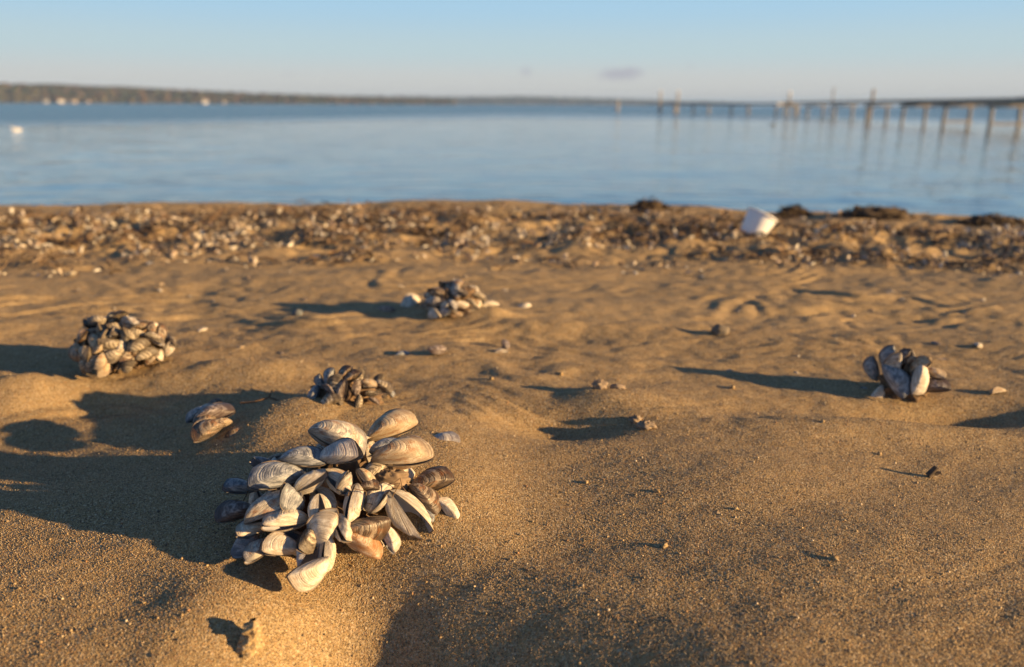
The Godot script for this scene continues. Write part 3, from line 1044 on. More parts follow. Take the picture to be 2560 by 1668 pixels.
func make_wrack() -> void:
	var rng := RandomNumberGenerator.new()
	rng.seed = 1234
	var pn := FastNoiseLite.new()
	pn.seed = 3; pn.frequency = 1.0; pn.fractal_octaves = 2
	var lm := StandardMaterial3D.new()
	lm.vertex_color_use_as_albedo = true
	lm.roughness = 0.7
	var litter_mesh := ArrayMesh.new()
	litter_mesh.add_surface_from_arrays(Mesh.PRIMITIVE_TRIANGLES, plain_valve.surface_get_arrays(0))
	litter_mesh.surface_set_material(0, lm)
	var tr: Array[Transform3D] = []
	var co: Array[Color] = []
	var tones := [Color(0.48, 0.42, 0.34), Color(0.43, 0.35, 0.27), Color(0.44, 0.37, 0.31), Color(0.33, 0.24, 0.17), Color(0.15, 0.10, 0.065), Color(0.50, 0.45, 0.38), Color(0.22, 0.21, 0.22)]
	var spots := 0
	while tr.size() < 5400 and spots < 200000:
		spots += 1
		var z := rng.randf_range(-1.15, -2.35)
		var x := rng.randf_range(-0.95, 0.95) * (0.25 - 0.85 * z)
		var w := wrack_share(x, z)
		var pat := pn.get_noise_2d(x * 3.4, z * 7.5) + 0.04
		# thin out where bare sand shows between the heaps and toward the crest
		if rng.randf() > w * smoothstep(-0.02, 0.2, pat) * (1.0 - 0.55 * smoothstep(-1.75, -2.0, z)): continue
		var s := lerpf(0.005, 0.018, pow(rng.randf(), 2.0))
		var heap := maxf(0.0, pat) * 0.045 * w * rng.randf()
		tr.append(Transform3D(Basis.from_euler(Vector3(rng.randf() * TAU, rng.randf() * TAU, rng.randf() * TAU)) * Basis.from_scale(Vector3.ONE * s), Vector3(x, sand_height(x, z) + heap + s * 0.15, z)))
		co.append(tones[rng.randi() % (6 if rng.randf() < 0.8 else 7)] * rng.randf_range(0.75, 1.2))
	var mm := MultiMesh.new()
	mm.transform_format = MultiMesh.TRANSFORM_3D
	mm.use_colors = true
	mm.mesh = litter_mesh
	mm.instance_count = tr.size()
	for i in tr.size():
		mm.set_instance_transform(i, tr[i])
		mm.set_instance_color(i, co[i])
	var o := MultiMeshInstance3D.new()
	o.name = "shell_litter"
	o.multimesh = mm
	add_child(o)
	tag(o, "band of countless pale broken shells washed up along the beach", "shells", "", "stuff")
	# brown weed: short bent strands in mats, mostly on the lake side of the band
	tr.clear(); co.clear()
	var strand := strand_mesh()
	strand.surface_set_material(0, weed_mat)
	spots = 0
	while tr.size() < 2300 and spots < 200000:
		spots += 1
		var z := rng.randf_range(-1.25, -2.3)
		var x := rng.randf_range(-0.95, 0.95) * (0.25 - 0.85 * z)
		var w := wrack_share(x, z)
		var pat := pn.get_noise_2d(x * 2.2 + 50.0, z * 8.0) + 0.02 + 0.26 * smoothstep(-1.65, -1.82, z)
		if rng.randf() > w * smoothstep(0.08, 0.34, pat): continue
		var s := rng.randf_range(0.02, 0.05)
		tr.append(Transform3D(Basis.from_euler(Vector3(rng.randf_range(-0.5, 0.5), rng.randf() * TAU, rng.randf_range(-0.5, 0.5))) * Basis.from_scale(Vector3(s, s * rng.randf_range(0.5, 1.2), s)), Vector3(x, sand_height(x, z) + maxf(0.0, pat) * 0.03 * rng.randf(), z)))
		co.append([Color(0.15, 0.085, 0.042), Color(0.09, 0.055, 0.03), Color(0.18, 0.11, 0.058), Color(0.14, 0.09, 0.05), Color(0.28, 0.20, 0.13)][rng.randi() % 5] * rng.randf_range(0.7, 1.3))
	mm = MultiMesh.new()
	mm.transform_format = MultiMesh.TRANSFORM_3D
	mm.use_colors = true
	mm.mesh = strand
	mm.instance_count = tr.size()
	for i in tr.size():
		mm.set_instance_transform(i, tr[i])
		mm.set_instance_color(i, co[i])
	o = MultiMeshInstance3D.new()
	o.name = "dried_weed"
	o.multimesh = mm
	add_child(o)
	tag(o, "mats of dried brown water weed tangled in the shell litter", "weed", "", "stuff")
	# heaps of weed on the very edge of the beach
	for a in [[0.375, 0.055, 0.030, "rounded tuft of dark weed on the beach edge beside bare sand"], [0.735, 0.045, 0.028, "small weed tuft on the beach edge just past the white cup"], [0.93, 0.10, 0.034, "wide heap of dark weed on the beach edge, largest of its row"], [1.17, 0.08, 0.026, "flat heap of brown weed on the beach edge past the widest heap"]]:
		var z: float = crest_z(a[0]) + 0.06
		var root := thing("weed_tuft", Vector3(a[0], sand_height(a[0], z), z), a[3], "weed", "weed tufts along the beach edge")
		var st := started()
		for i in 160:
			var b := rng.randf() * TAU
			var q := sqrt(rng.randf())
			var p := Vector3(cos(b) * q * a[1], (1.0 - q * q) * float(a[2]) * rng.randf_range(0.2, 1.0), sin(b) * q * float(a[1]) * 0.6)
			st.append_from(strand, 0, Transform3D(Basis.from_euler(Vector3(rng.randf_range(-0.9, 0.9), rng.randf() * TAU, rng.randf_range(-0.9, 0.9))) * Basis.from_scale(Vector3.ONE * rng.randf_range(0.015, 0.035)), p))
		var wm2 := noise_mat(90, lin(0.04, 0.025, 0.014), lin(0.13, 0.085, 0.045))
		mesh_node("strands", st.commit(), wm2, root)
		mesh_node("mat", blob(Vector3(float(a[1]) * 0.85, float(a[2]) * 0.75, float(a[1]) * 0.5), 7, 0.5, 1.6, 10, 16, 0.3), wm2, root)


func strand_mesh() -> ArrayMesh:
	# a bent three-sided strand about 1 long
	var st := started()
	var path := [Vector3(-0.5, 0, 0), Vector3(-0.2, 0.12, 0.08), Vector3(0.1, 0.15, -0.06), Vector3(0.5, 0.02, 0.05)]
	for i in 3:
		for k in 3:
			var a := TAU * k / 3.0
			var b := TAU * (k + 1) / 3.0
			var r0: float = [0.04, 0.06, 0.05, 0.02][i]
			var r1: float = [0.04, 0.06, 0.05, 0.02][i + 1]
			var p0: Vector3 = path[i]
			var p1: Vector3 = path[i + 1]
			var v := [p0 + Vector3(0, cos(a), sin(a)) * r0, p0 + Vector3(0, cos(b), sin(b)) * r0, p1 + Vector3(0, cos(b), sin(b)) * r1, p1 + Vector3(0, cos(a), sin(a)) * r1]
			for q in [0, 1, 2, 0, 2, 3]: st.add_vertex(v[q])
	st.generate_normals()
	return st.commit()


# ---------------------------------------------------------------- birds on the water

func bird_mesh(s: float) -> ArrayMesh:
	# a floating bird: one skin through tail, body, breast, neck, head and bill
	var spine := [[-0.30, 0.10, 0.004, 0.004], [-0.22, 0.09, 0.03, 0.03], [-0.10, 0.065, 0.085, 0.07], [0.03, 0.06, 0.10, 0.085], [0.13, 0.075, 0.075, 0.07], [0.165, 0.12, 0.042, 0.045], [0.170, 0.165, 0.034, 0.036], [0.185, 0.205, 0.036, 0.036], [0.215, 0.212, 0.026, 0.022], [0.245, 0.203, 0.011, 0.009], [0.275, 0.196, 0.003, 0.003]]
	var st := started()
	st.set_smooth_group(0)
	var sides := 14
	var rings := []
	for i in spine.size():
		var c := Vector3(spine[i][0], spine[i][1], 0)
		var e0: Array = spine[maxi(i - 1, 0)]
		var e1: Array = spine[mini(i + 1, spine.size() - 1)]
		var d := Vector3(e1[0] - e0[0], e1[1] - e0[1], 0).normalized()
		var up := Vector3(0, 0, 1).cross(d)
		var ring := []
		for k in sides:
			var a := TAU * k / sides
			ring.append((c + Vector3(0, 0, 1) * cos(a) * spine[i][2] + up * sin(a) * spine[i][3]) * s)
		rings.append(ring)
	for i in spine.size() - 1:
		for k in sides:
			var k2 := (k + 1) % sides
			for v in [rings[i][k], rings[i + 1][k], rings[i][k2], rings[i][k2], rings[i + 1][k], rings[i + 1][k2]]: st.add_vertex(v)
	st.index()
	st.generate_normals()
	return st.commit()


func make_birds() -> void:
	var w := StandardMaterial3D.new()
	w.albedo_color = lin(0.8, 0.78, 0.76)
	w.roughness = 0.7
	var o := lone("water_bird", bird_mesh(0.52), w, Vector3(-14.35, WATER - 0.02, -23.0), "white bird resting on the calm lake", "bird")
	o.rotation.y = PI + 0.3
	var d := StandardMaterial3D.new()
	d.albedo_color = lin(0.05, 0.045, 0.04)
	d.roughness = 0.7
	o = lone("water_bird", bird_mesh(0.62), d, Vector3(11.05, WATER - 0.04, -34.0), "small dark duck floating low before the pier", "bird")
	o.rotation.y = 0.4


# ---------------------------------------------------------------- where the mussels sit: beak x y z, axis, across, length, gape, skin, single, side
const MAIN_AT := Vector3(-0.1209, 0.0000, -0.4776)
const MAIN := [
	[0.0166, 0.0379, -0.036, 0.9588, 0.2407, -0.151, -0.0746, 0.726, 0.6837, 0.0386, 8.2, 3, 0, 1],
	[-0.0145, 0.063, 0.005, 0.9015, -0.4103, 0.1378, 0.2813, 0.7974, 0.5339, 0.0412, 8.2, 6, 0, 1],
	[-0.0086, 0.0477, -0.0094, 0.318, 0.914, -0.2521, 0.2766, 0.1649, 0.9467, 0.0166, 9.5, 4, 0, 1],
	[-0.0282, 0.0522, 0.0265, 0.9887, -0.1422, -0.0464, 0.1448, 0.8317, 0.5361, 0.0308, 6.9, 1, 0, 1],
	[-0.0036, 0.0454, 0.0173, 0.8574, 0.2948, 0.4217, -0.5136, 0.4397, 0.7368, 0.0337, 21.2, 7, 0, 1],
	[-0.0153, 0.0375, 0.0433, 0.8703, 0.4915, -0.0329, -0.4758, 0.856, 0.2022, 0.0238, 16, 0, 0, 1],
	[0.0036, 0.0471, 0.0367, 0.7706, -0.4037, 0.4932, 0.4934, 0.8677, -0.0608, 0.021, 31.6, 0, 0, 1],
	[0.0239, 0.0423, 0.0392, -0.129, -0.5612, 0.8176, 0.9173, 0.2457, 0.3135, 0.0265, 9.5, 0, 0, 1],
	[0.0022, 0.04, 0.049, 0.2371, -0.645, 0.7265, 0.8694, -0.1928, -0.4549, 0.0246, 34.2, 0, 0, -1],
	[0.0172, 0.0223, 0.0566, 0.9851, 0.1607, -0.0609, -0.0047, -0.3292, -0.9443, 0.0298, 9.5, 2, 0, -1],
	[0.042, 0.0303, 0.0268, 0.6893, -0.493, 0.5308, 0.7019, 0.2729, -0.6579, 0.0393, 31.6, 0, 0, -1],
	[0.0509, 0.0177, 0.0053, 0.9649, 0.2624, -0.0067, -0.185, 0.698, 0.6918, 0.0339, 9.5, 2, 0, 1],
	[0.0527, 0.0288, 0.0156, 0.6634, -0.4912, 0.5644, 0.1864, 0.839, 0.5112, 0.0291, 8.2, 2, 0, 1],
	[0.0852, 0.0042, 0.0268, -0.611, 0.7775, -0.1489, -0.5725, -0.5638, -0.5953, 0.0225, 10.8, 0, 0, -1],
	[0.0685, 0.005, 0.031, 0.1013, 0.9473, -0.3041, 0.3959, 0.242, 0.8858, 0.0168, 9.5, 1, 0, 1],
	[0.0262, 0.041, 0.0059, 0.9995, 0.0305, 0.0001, -0.0273, 0.8932, 0.4488, 0.0416, 6.9, 3, 0, 1],
	[0.0248, 0.0461, 0.0025, 0.9894, 0.1051, -0.1007, -0.0479, 0.8886, 0.4563, 0.0246, 6.9, 1, 0, 1],
	[0.0413, 0.0388, -0.0324, 0.943, -0.3321, 0.023, 0.3055, 0.8908, 0.3363, 0.0201, 8.2, 4, 0, 1],
	[0.0219, 0.0477, 0.0313, 0.6288, -0.6327, 0.452, 0.4797, 0.7731, 0.4149, 0.0172, 13.4, 3, 0, 1],
	[0.0244, 0.0382, 0.0385, 0.9878, 0.0072, 0.1555, -0.1198, 0.6729, 0.73, 0.0139, 9.5, 2, 0, 1],
	[-0.0107, 0.0409, 0.0279, -0.8291, 0.0503, 0.5568, -0.4058, -0.7392, -0.5375, 0.0382, 10.8, 1, 0, -1],
	[-0.047, 0.0271, 0.0221, -0.7933, 0.3186, 0.5188, -0.5653, -0.7019, -0.4333, 0.0219, 22.5, 1, 0, -1],
	[-0.0346, 0.0376, 0.0171, -0.6942, 0.6346, 0.3397, -0.6828, -0.7299, -0.0319, 0.0184, 35.5, 1, 0, -1],
	[-0.043, 0.0215, 0.0365, -0.776, -0.018, 0.6305, -0.3623, -0.8056, -0.4689, 0.0245, 8.2, 4, 0, -1],
	[-0.0422, 0.0249, 0.0598, 0.925, 0.2952, -0.2392, -0.2264, 0.9338, 0.277, 0.0376, 14.7, 6, 0, 1],
	[-0.0034, 0.0245, 0.0538, -0.8185, 0.1314, 0.5593, -0.3032, -0.9257, -0.2262, 0.0293, 18.6, 0, 0, -1],
	[-0.0079, 0.0085, 0.0642, -0.7656, 0.3226, 0.5566, -0.6354, -0.5149, -0.5755, 0.0256, 23.8, 0, 0, -1],
	[0.004, 0.0237, 0.0601, -0.1707, -0.632, 0.7559, 0.7522, -0.5791, -0.3144, 0.0277, 39.4, 7, 0, -1],
	[0.0126, 0.0123, 0.0752, -0.7108, 0.0179, 0.7032, 0.6329, 0.4524, 0.6283, 0.0284, 10.8, 0, 0, 1],
	[0.0095, 0.0209, 0.0644, 0.0122, -0.7144, 0.6996, 0.9132, 0.2929, 0.2832, 0.023, 10.8, 0, 0, 1],
	[0.0148, 0.0197, 0.0612, 0.8584, -0.4394, 0.2647, 0.3161, 0.8595, 0.4016, 0.0317, 0, 5, 1, 1],
	[0.0367, 0.019, 0.0499, 0.5466, -0.5689, 0.6145, 0.3365, 0.8212, 0.4609, 0.0218, 21.2, 0, 0, 1],
	[-0.0417, 0.0178, 0.0471, -0.3231, -0.4168, 0.8496, 0.0024, 0.8974, 0.4412, 0.0241, 21.2, 1, 0, 1],
	[-0.0307, 0.0173, 0.0517, -0.6753, 0.0999, 0.7307, -0.4456, -0.8448, -0.2963, 0.0199, 16, 0, 0, -1],
	[-0.0234, 0.0146, 0.0623, -0.531, -0.1737, 0.8294, -0.4063, -0.8067, -0.4291, 0.0221, 16, 6, 0, -1],
	[-0.0118, 0.0266, 0.0445, -0.1815, 0.9204, 0.3464, 0.9266, 0.0421, 0.3737, 0.0258, 9.5, 1, 0, 1],
	[-0.0032, 0.0216, 0.056, -0.0862, -0.064, 0.9942, 0.7403, 0.6637, 0.107, 0.0231, 10.8, 8, 0, 1],
	[0.0119, 0.0273, 0.0524, 0.4082, -0.266, 0.8733, 0.6477, 0.7585, -0.0717, 0.0232, 13.4, 0, 0, 1],
	[0.0289, 0.0243, 0.0373, 0.5808, 0.6705, 0.4617, 0.7746, -0.6295, -0.0602, 0.0262, 10.8, 6, 0, 1],
	[0.0128, 0.0338, 0.0357, 0.3692, 0.8736, 0.3169, 0.8113, -0.4693, 0.3486, 0.0219, 10.8, 6, 0, 1],
	[0.0494, -0.0042, 0.0102, 0.5653, 0.4133, -0.7139, -0.745, -0.1158, -0.657, 0.0276, 6, 6, 0, 1],
	[-0.0331, -0.0073, 0.0373, -0.6594, 0.6988, -0.2772, -0.6447, -0.7153, -0.2696, 0.0289, 28, 6, 0, 1],
	[0.0022, 0.0026, -0.0601, -0.9903, 0.1389, -0.0101, -0.0692, -0.5533, -0.8301, 0.028, 9, 0, 0, 1],
	[0.0153, 0.01, 0.0483, 0.9154, -0.3415, -0.2132, -0.328, -0.9397, 0.0965, 0.0274, 28, 0, 0, 1],
	[-0.0643, 0.0052, -0.0048, 0.1233, 0.2551, -0.959, -0.9486, 0.314, -0.0384, 0.0256, 20, 8, 0, 1],
	[0.041, 0.0128, -0.0451, 0.7351, -0.2345, 0.6361, 0.6695, 0.399, -0.6266, 0.0263, 20, 0, 0, 1],
	[0.0004, 0.004, 0.0534, -0.9122, 0.4072, -0.0464, -0.1696, -0.272, 0.9472, 0.0274, 28, 6, 0, 1],
	[-0.0025, 0.0075, -0.0604, -0.9346, 0.3474, 0.0763, -0.2431, -0.4676, -0.8498, 0.0298, 28, 0, 0, 1],
	[0.0435, -0.0008, 0.0131, 0.2413, 0.9658, -0.0954, 0.873, -0.259, -0.4133, 0.0261, 14, 1, 0, 1],
	[-0.042, 0.0006, 0.0229, -0.19, 0.9698, -0.1529, -0.5187, 0.0331, 0.8543, 0.0266, 6, 0, 0, 1],
	[0.0346, 0.0082, -0.0422, -0.6207, 0.6377, -0.4561, 0.7539, 0.3255, -0.5707, 0.0258, 6, 0, 0, 1],
	[0.0049, 0.006, 0.0593, 0.378, 0.9237, 0.0624, 0.1254, -0.1179, 0.9851, 0.0306, 20, 0, 0, 1],
	[-0.0382, 0.0308, -0.0241, -0.717, -0.697, -0.0127, -0.3972, 0.4234, -0.8142, 0.0292, 6, 8, 0, 1],
	[0.0402, 0.0205, 0.0097, 0.3779, -0.0548, -0.9242, 0.8009, 0.5202, 0.2966, 0.0319, 6, 0, 0, 1],
	[-0.0392, 0.011, 0.0279, 0.3684, 0.7675, 0.5247, -0.9195, 0.3841, 0.0836, 0.0295, 28, 6, 0, 1],
	[0.0063, 0.0288, -0.0419, -0.6444, -0.1692, -0.7457, 0.3863, 0.7697, -0.5084, 0.0307, 9, 0, 0, 1],
	[0.0256, 0.0212, 0.035, 0.7239, 0.2374, -0.6477, -0.1841, 0.9713, 0.1503, 0.031, 28, 0, 0, 1],
	[-0.0369, 0.0182, 0.0089, -0.2331, 0.4671, -0.8529, -0.5575, 0.6544, 0.5108, 0.0318, 14, 0, 0, 1],
	[0.0184, 0.0314, -0.0205, 0.3377, -0.2158, -0.9162, -0.2387, 0.9219, -0.3051, 0.0304, 20, 6, 0, 1],
	[-0.0061, 0.0347, 0.0318, 0.6092, -0.2317, 0.7584, 0.7551, 0.4618, -0.4655, 0.0277, 20, 0, 0, 1],
	[-0.0081, 0.0257, -0.0189, -0.9557, 0.0424, -0.2914, -0.0774, 0.9187, 0.3873, 0.0261, 9, 6, 0, 1],
	[0.024, 0.0339, 0.0198, 0.6237, -0.0012, -0.7817, 0.3965, 0.8623, 0.315, 0.0263, 14, 8, 0, 1],
	[-0.0113, 0.0289, 0.0129, -0.9621, 0.2055, -0.1791, 0.1961, 0.9781, 0.069, 0.0284, 14, 8, 0, 1],
	[-0.0077, 0.0347, -0.0186, 0.8989, 0.0947, -0.4277, -0.0742, 0.9952, 0.0644, 0.0316, 28, 0, 0, 1],
	[0.0152, 0.0306, 0.0113, -0.6949, 0.4443, 0.5654, 0.3799, -0.4408, 0.8133, 0.0281, 6, 6, 0, 1],
	[-0.0197, 0.0238, -0.0046, 0.6973, 0.7058, 0.1248, -0.7146, 0.6981, 0.0441, 0.0292, 6, 8, 0, 1],
]
const RIGHT_AT := Vector3(0.3908, 0.0000, -0.7194)
const RIGHT := [
	[-0.0233, 0.0097, -0.0093, -0.2145, 0.9573, -0.194, -0.7965, -0.0565, 0.602, 0.0256, 13.4, 1, 0, 1],
	[-0.0263, 0.031, -0.0007, 0.2539, -0.6489, 0.7172, -0.3847, 0.6126, 0.6904, 0.0399, 8.2, 1, 0, 1],
	[-0.0132, 0.0215, -0.0062, -0.04, 0.9989, 0.0248, -0.2591, -0.0343, 0.9653, 0.0278, 8.2, 1, 0, 1],
	[-0.0233, 0.0096, 0.0009, -0.725, -0.5706, 0.3857, -0.1769, 0.6955, 0.6964, 0.0213, 10.8, 0, 0, 1],
	[-0.0263, -0.0022, -0.0122, -0.9262, 0.3742, -0.0461, 0.1839, 0.5552, 0.8111, 0.0133, 10.8, 1, 0, 1],
	[0.004, 0.0391, 0.0122, -0.3826, -0.8129, 0.4391, 0.0163, 0.4693, 0.8829, 0.0362, 14.7, 0, 0, 1],
	[-0.0093, 0.0274, -0.0001, 0.3435, 0.8955, 0.283, -0.6863, 0.0336, 0.7266, 0.0225, 29, 4, 0, 1],
	[0.0832, -0.0094, -0.1496, 0.7551, 0.2948, 0.5855, -0.5691, 0.7382, 0.3623, 0.0241, 13.4, 2, 0, 1],
	[0.0054, 0.0288, 0.0045, -0.3546, 0.9306, -0.0902, 0.1793, 0.1623, 0.9703, 0.0208, 29, 2, 0, 1],
	[0.0798, -0.0076, -0.1108, 0.6578, 0.1208, 0.7434, -0.4428, 0.8605, 0.252, 0.0278, 18.6, 4, 0, 1],
	[0.0097, 0.0267, 0.008, 0.6105, -0.0939, 0.7864, -0.4811, 0.7448, 0.4624, 0.0222, 9.5, 3, 0, 1],
	[0.0058, 0.0103, 0.0149, 0.7583, 0.2007, 0.6202, -0.5966, 0.5971, 0.5363, 0.0279, 8.2, 4, 0, 1],
	[-0.0128, 0.0188, 0.0007, -0.0442, 0.9427, 0.3307, -0.1097, -0.3336, 0.9363, 0.0296, 9.5, 6, 0, 1],
	[0.0002, 0.0225, 0.0069, 0.3417, 0.6883, 0.6399, -0.9317, 0.159, 0.3266, 0.0255, 10.8, 3, 0, 1],
]
const SIX_AT := Vector3(-0.2600, 0.0000, -0.6132)
const SIX := [
	[-0.0344, 0.0021, -0.0634, 0.9202, 0.0033, -0.3914, 0.2126, 0.8354, 0.5069, 0.0139, 0, 0, 1, 1],
	[-0.0011, 0.0228, -0.0126, -0.708, -0.267, 0.6537, -0.144, -0.8517, -0.5039, 0.0237, 9.5, 1, 0, -1],
	[-0.0123, 0.0172, 0.0042, 0.9354, 0.143, -0.3233, 0.0091, 0.9045, 0.4264, 0.0344, 8.2, 4, 0, 1],
	[0.0165, 0.0175, 0.0054, -0.6476, -0.2977, 0.7014, -0.3438, -0.7074, -0.6176, 0.0294, 8.2, 2, 0, -1],
	[0.0306, 0.0115, 0.0034, -0.6244, -0.4172, 0.6603, -0.2994, -0.6529, -0.6958, 0.0181, 6.9, 2, 0, -1],
	[0.0153, 0.0055, 0.0183, 0.8205, -0.5667, -0.075, 0.5699, 0.8008, 0.184, 0.0124, 0, 4, 1, 1],
	[-0.0218, 0.0049, -0.0594, 0.9534, -0.257, -0.158, 0.2976, 0.8875, 0.3518, 0.0213, 6.9, 3, 0, 1],
	[0.0074, 0.0195, 0.0012, -0.7489, -0.1439, 0.6468, -0.2534, -0.8397, -0.4803, 0.0196, 8.2, 2, 0, -1],
	[0.0203, 0.0168, 0.0001, -0.7899, -0.043, 0.6117, -0.3122, -0.8303, -0.4617, 0.0182, 8.2, 3, 0, -1],
	[-0.0323, -0.0008, -0.0684, 0.8837, 0.3197, -0.3419, 0.0211, 0.7026, 0.7113, 0.0183, 10.8, 2, 0, 1],
]
const FIVE_AT := Vector3(-0.1513, 0.0000, -0.6600)
const FIVE := [
	[-0.0218, 0.0198, 0.0085, -0.2168, -0.6819, 0.6986, 0.2568, -0.7303, -0.6331, 0.0198, 10.8, 1, 0, -1],
	[-0.0141, 0.0173, 0.0082, 0.3471, 0.918, -0.1917, -0.1567, 0.2584, 0.9533, 0.0185, 13.4, 1, 0, 1],
	[-0.0173, 0.0153, 0.0068, -0.284, 0.9575, -0.0499, 0.0946, 0.0798, 0.9923, 0.0151, 21.2, 1, 0, 1],
	[-0.0176, 0.0226, 0.0156, 0.6812, -0.576, 0.4519, 0.2872, 0.778, 0.5587, 0.0207, 21.2, 4, 0, 1],
	[-0.0008, 0.0062, 0.0217, 0.2595, 0.9622, -0.0828, -0.4862, 0.2043, 0.8496, 0.0239, 18.6, 4, 0, 1],
	[-0.0032, 0.0192, 0.0073, 0.5863, 0.79, -0.1793, -0.0754, 0.2736, 0.9589, 0.0202, 34.2, 2, 0, 1],
	[0.0003, 0.0186, 0.01, 0.8083, 0.5874, -0.0396, -0.2295, 0.3763, 0.8976, 0.0207, 29, 2, 0, 1],
	[0.0139, 0.0173, 0.0041, 0.2316, 0.957, -0.1747, 0.2951, 0.102, 0.95, 0.0152, 13.4, 8, 0, 1],
	[0.0123, 0.0207, 0.0064, 0.9631, -0.136, 0.2323, -0.0244, 0.8155, 0.5783, 0.0183, 10.8, 3, 0, 1],
	[0.0175, -0.0098, -0.0546, 0.4567, 0.8865, -0.0742, 0.0765, 0.0439, 0.9961, 0.0189, 13.4, 8, 0, 1],
	[0.0228, 0.0152, -0.007, 0.8687, -0.3438, 0.3567, 0.0952, 0.8224, 0.5608, 0.0205, 13.4, 8, 0, 1],
	[0.0307, 0.0019, -0.0261, 0.7283, -0.5844, 0.3579, 0.2343, 0.7031, 0.6714, 0.0115, 9.5, 1, 0, 1],
	[-0.0185, 0.003, 0.0252, 0.9127, 0.4014, 0.0762, -0.2519, 0.4061, 0.8784, 0.0239, 23.8, 8, 0, 1],
	[0.0153, 0.0145, 0.0175, -0.1266, -0.7207, 0.6816, 0.8228, 0.3075, 0.478, 0.017, 13.4, 8, 0, 1],
	[0.0196, 0.0129, 0.013, 0.9937, -0.108, -0.0305, 0.1113, 0.9152, 0.3873, 0.0115, 8.2, 8, 0, 1],
	[0.0216, 0.0089, 0.0143, 0.8601, -0.4877, 0.1495, 0.336, 0.7622, 0.5534, 0.0123, 8.2, 4, 1, 1],
	[-0.0075, 0.0127, 0.0142, 0.4245, 0.8916, 0.1578, 0.0383, -0.1919, 0.9807, 0.0213, 10.8, 8, 0, 1],
	[0.0116, 0.0112, 0.0155, 0.2715, 0.9608, -0.057, 0.7483, -0.1735, 0.6403, 0.0173, 18.6, 4, 0, 1],
	[-0.0069, 0.0177, 0.0191, 0.4629, -0.6059, 0.647, 0.6479, 0.7294, 0.2195, 0.0163, 10.8, 8, 0, 1],
]
const LEFT_AT := Vector3(-0.4143, 0.0000, -0.7807)
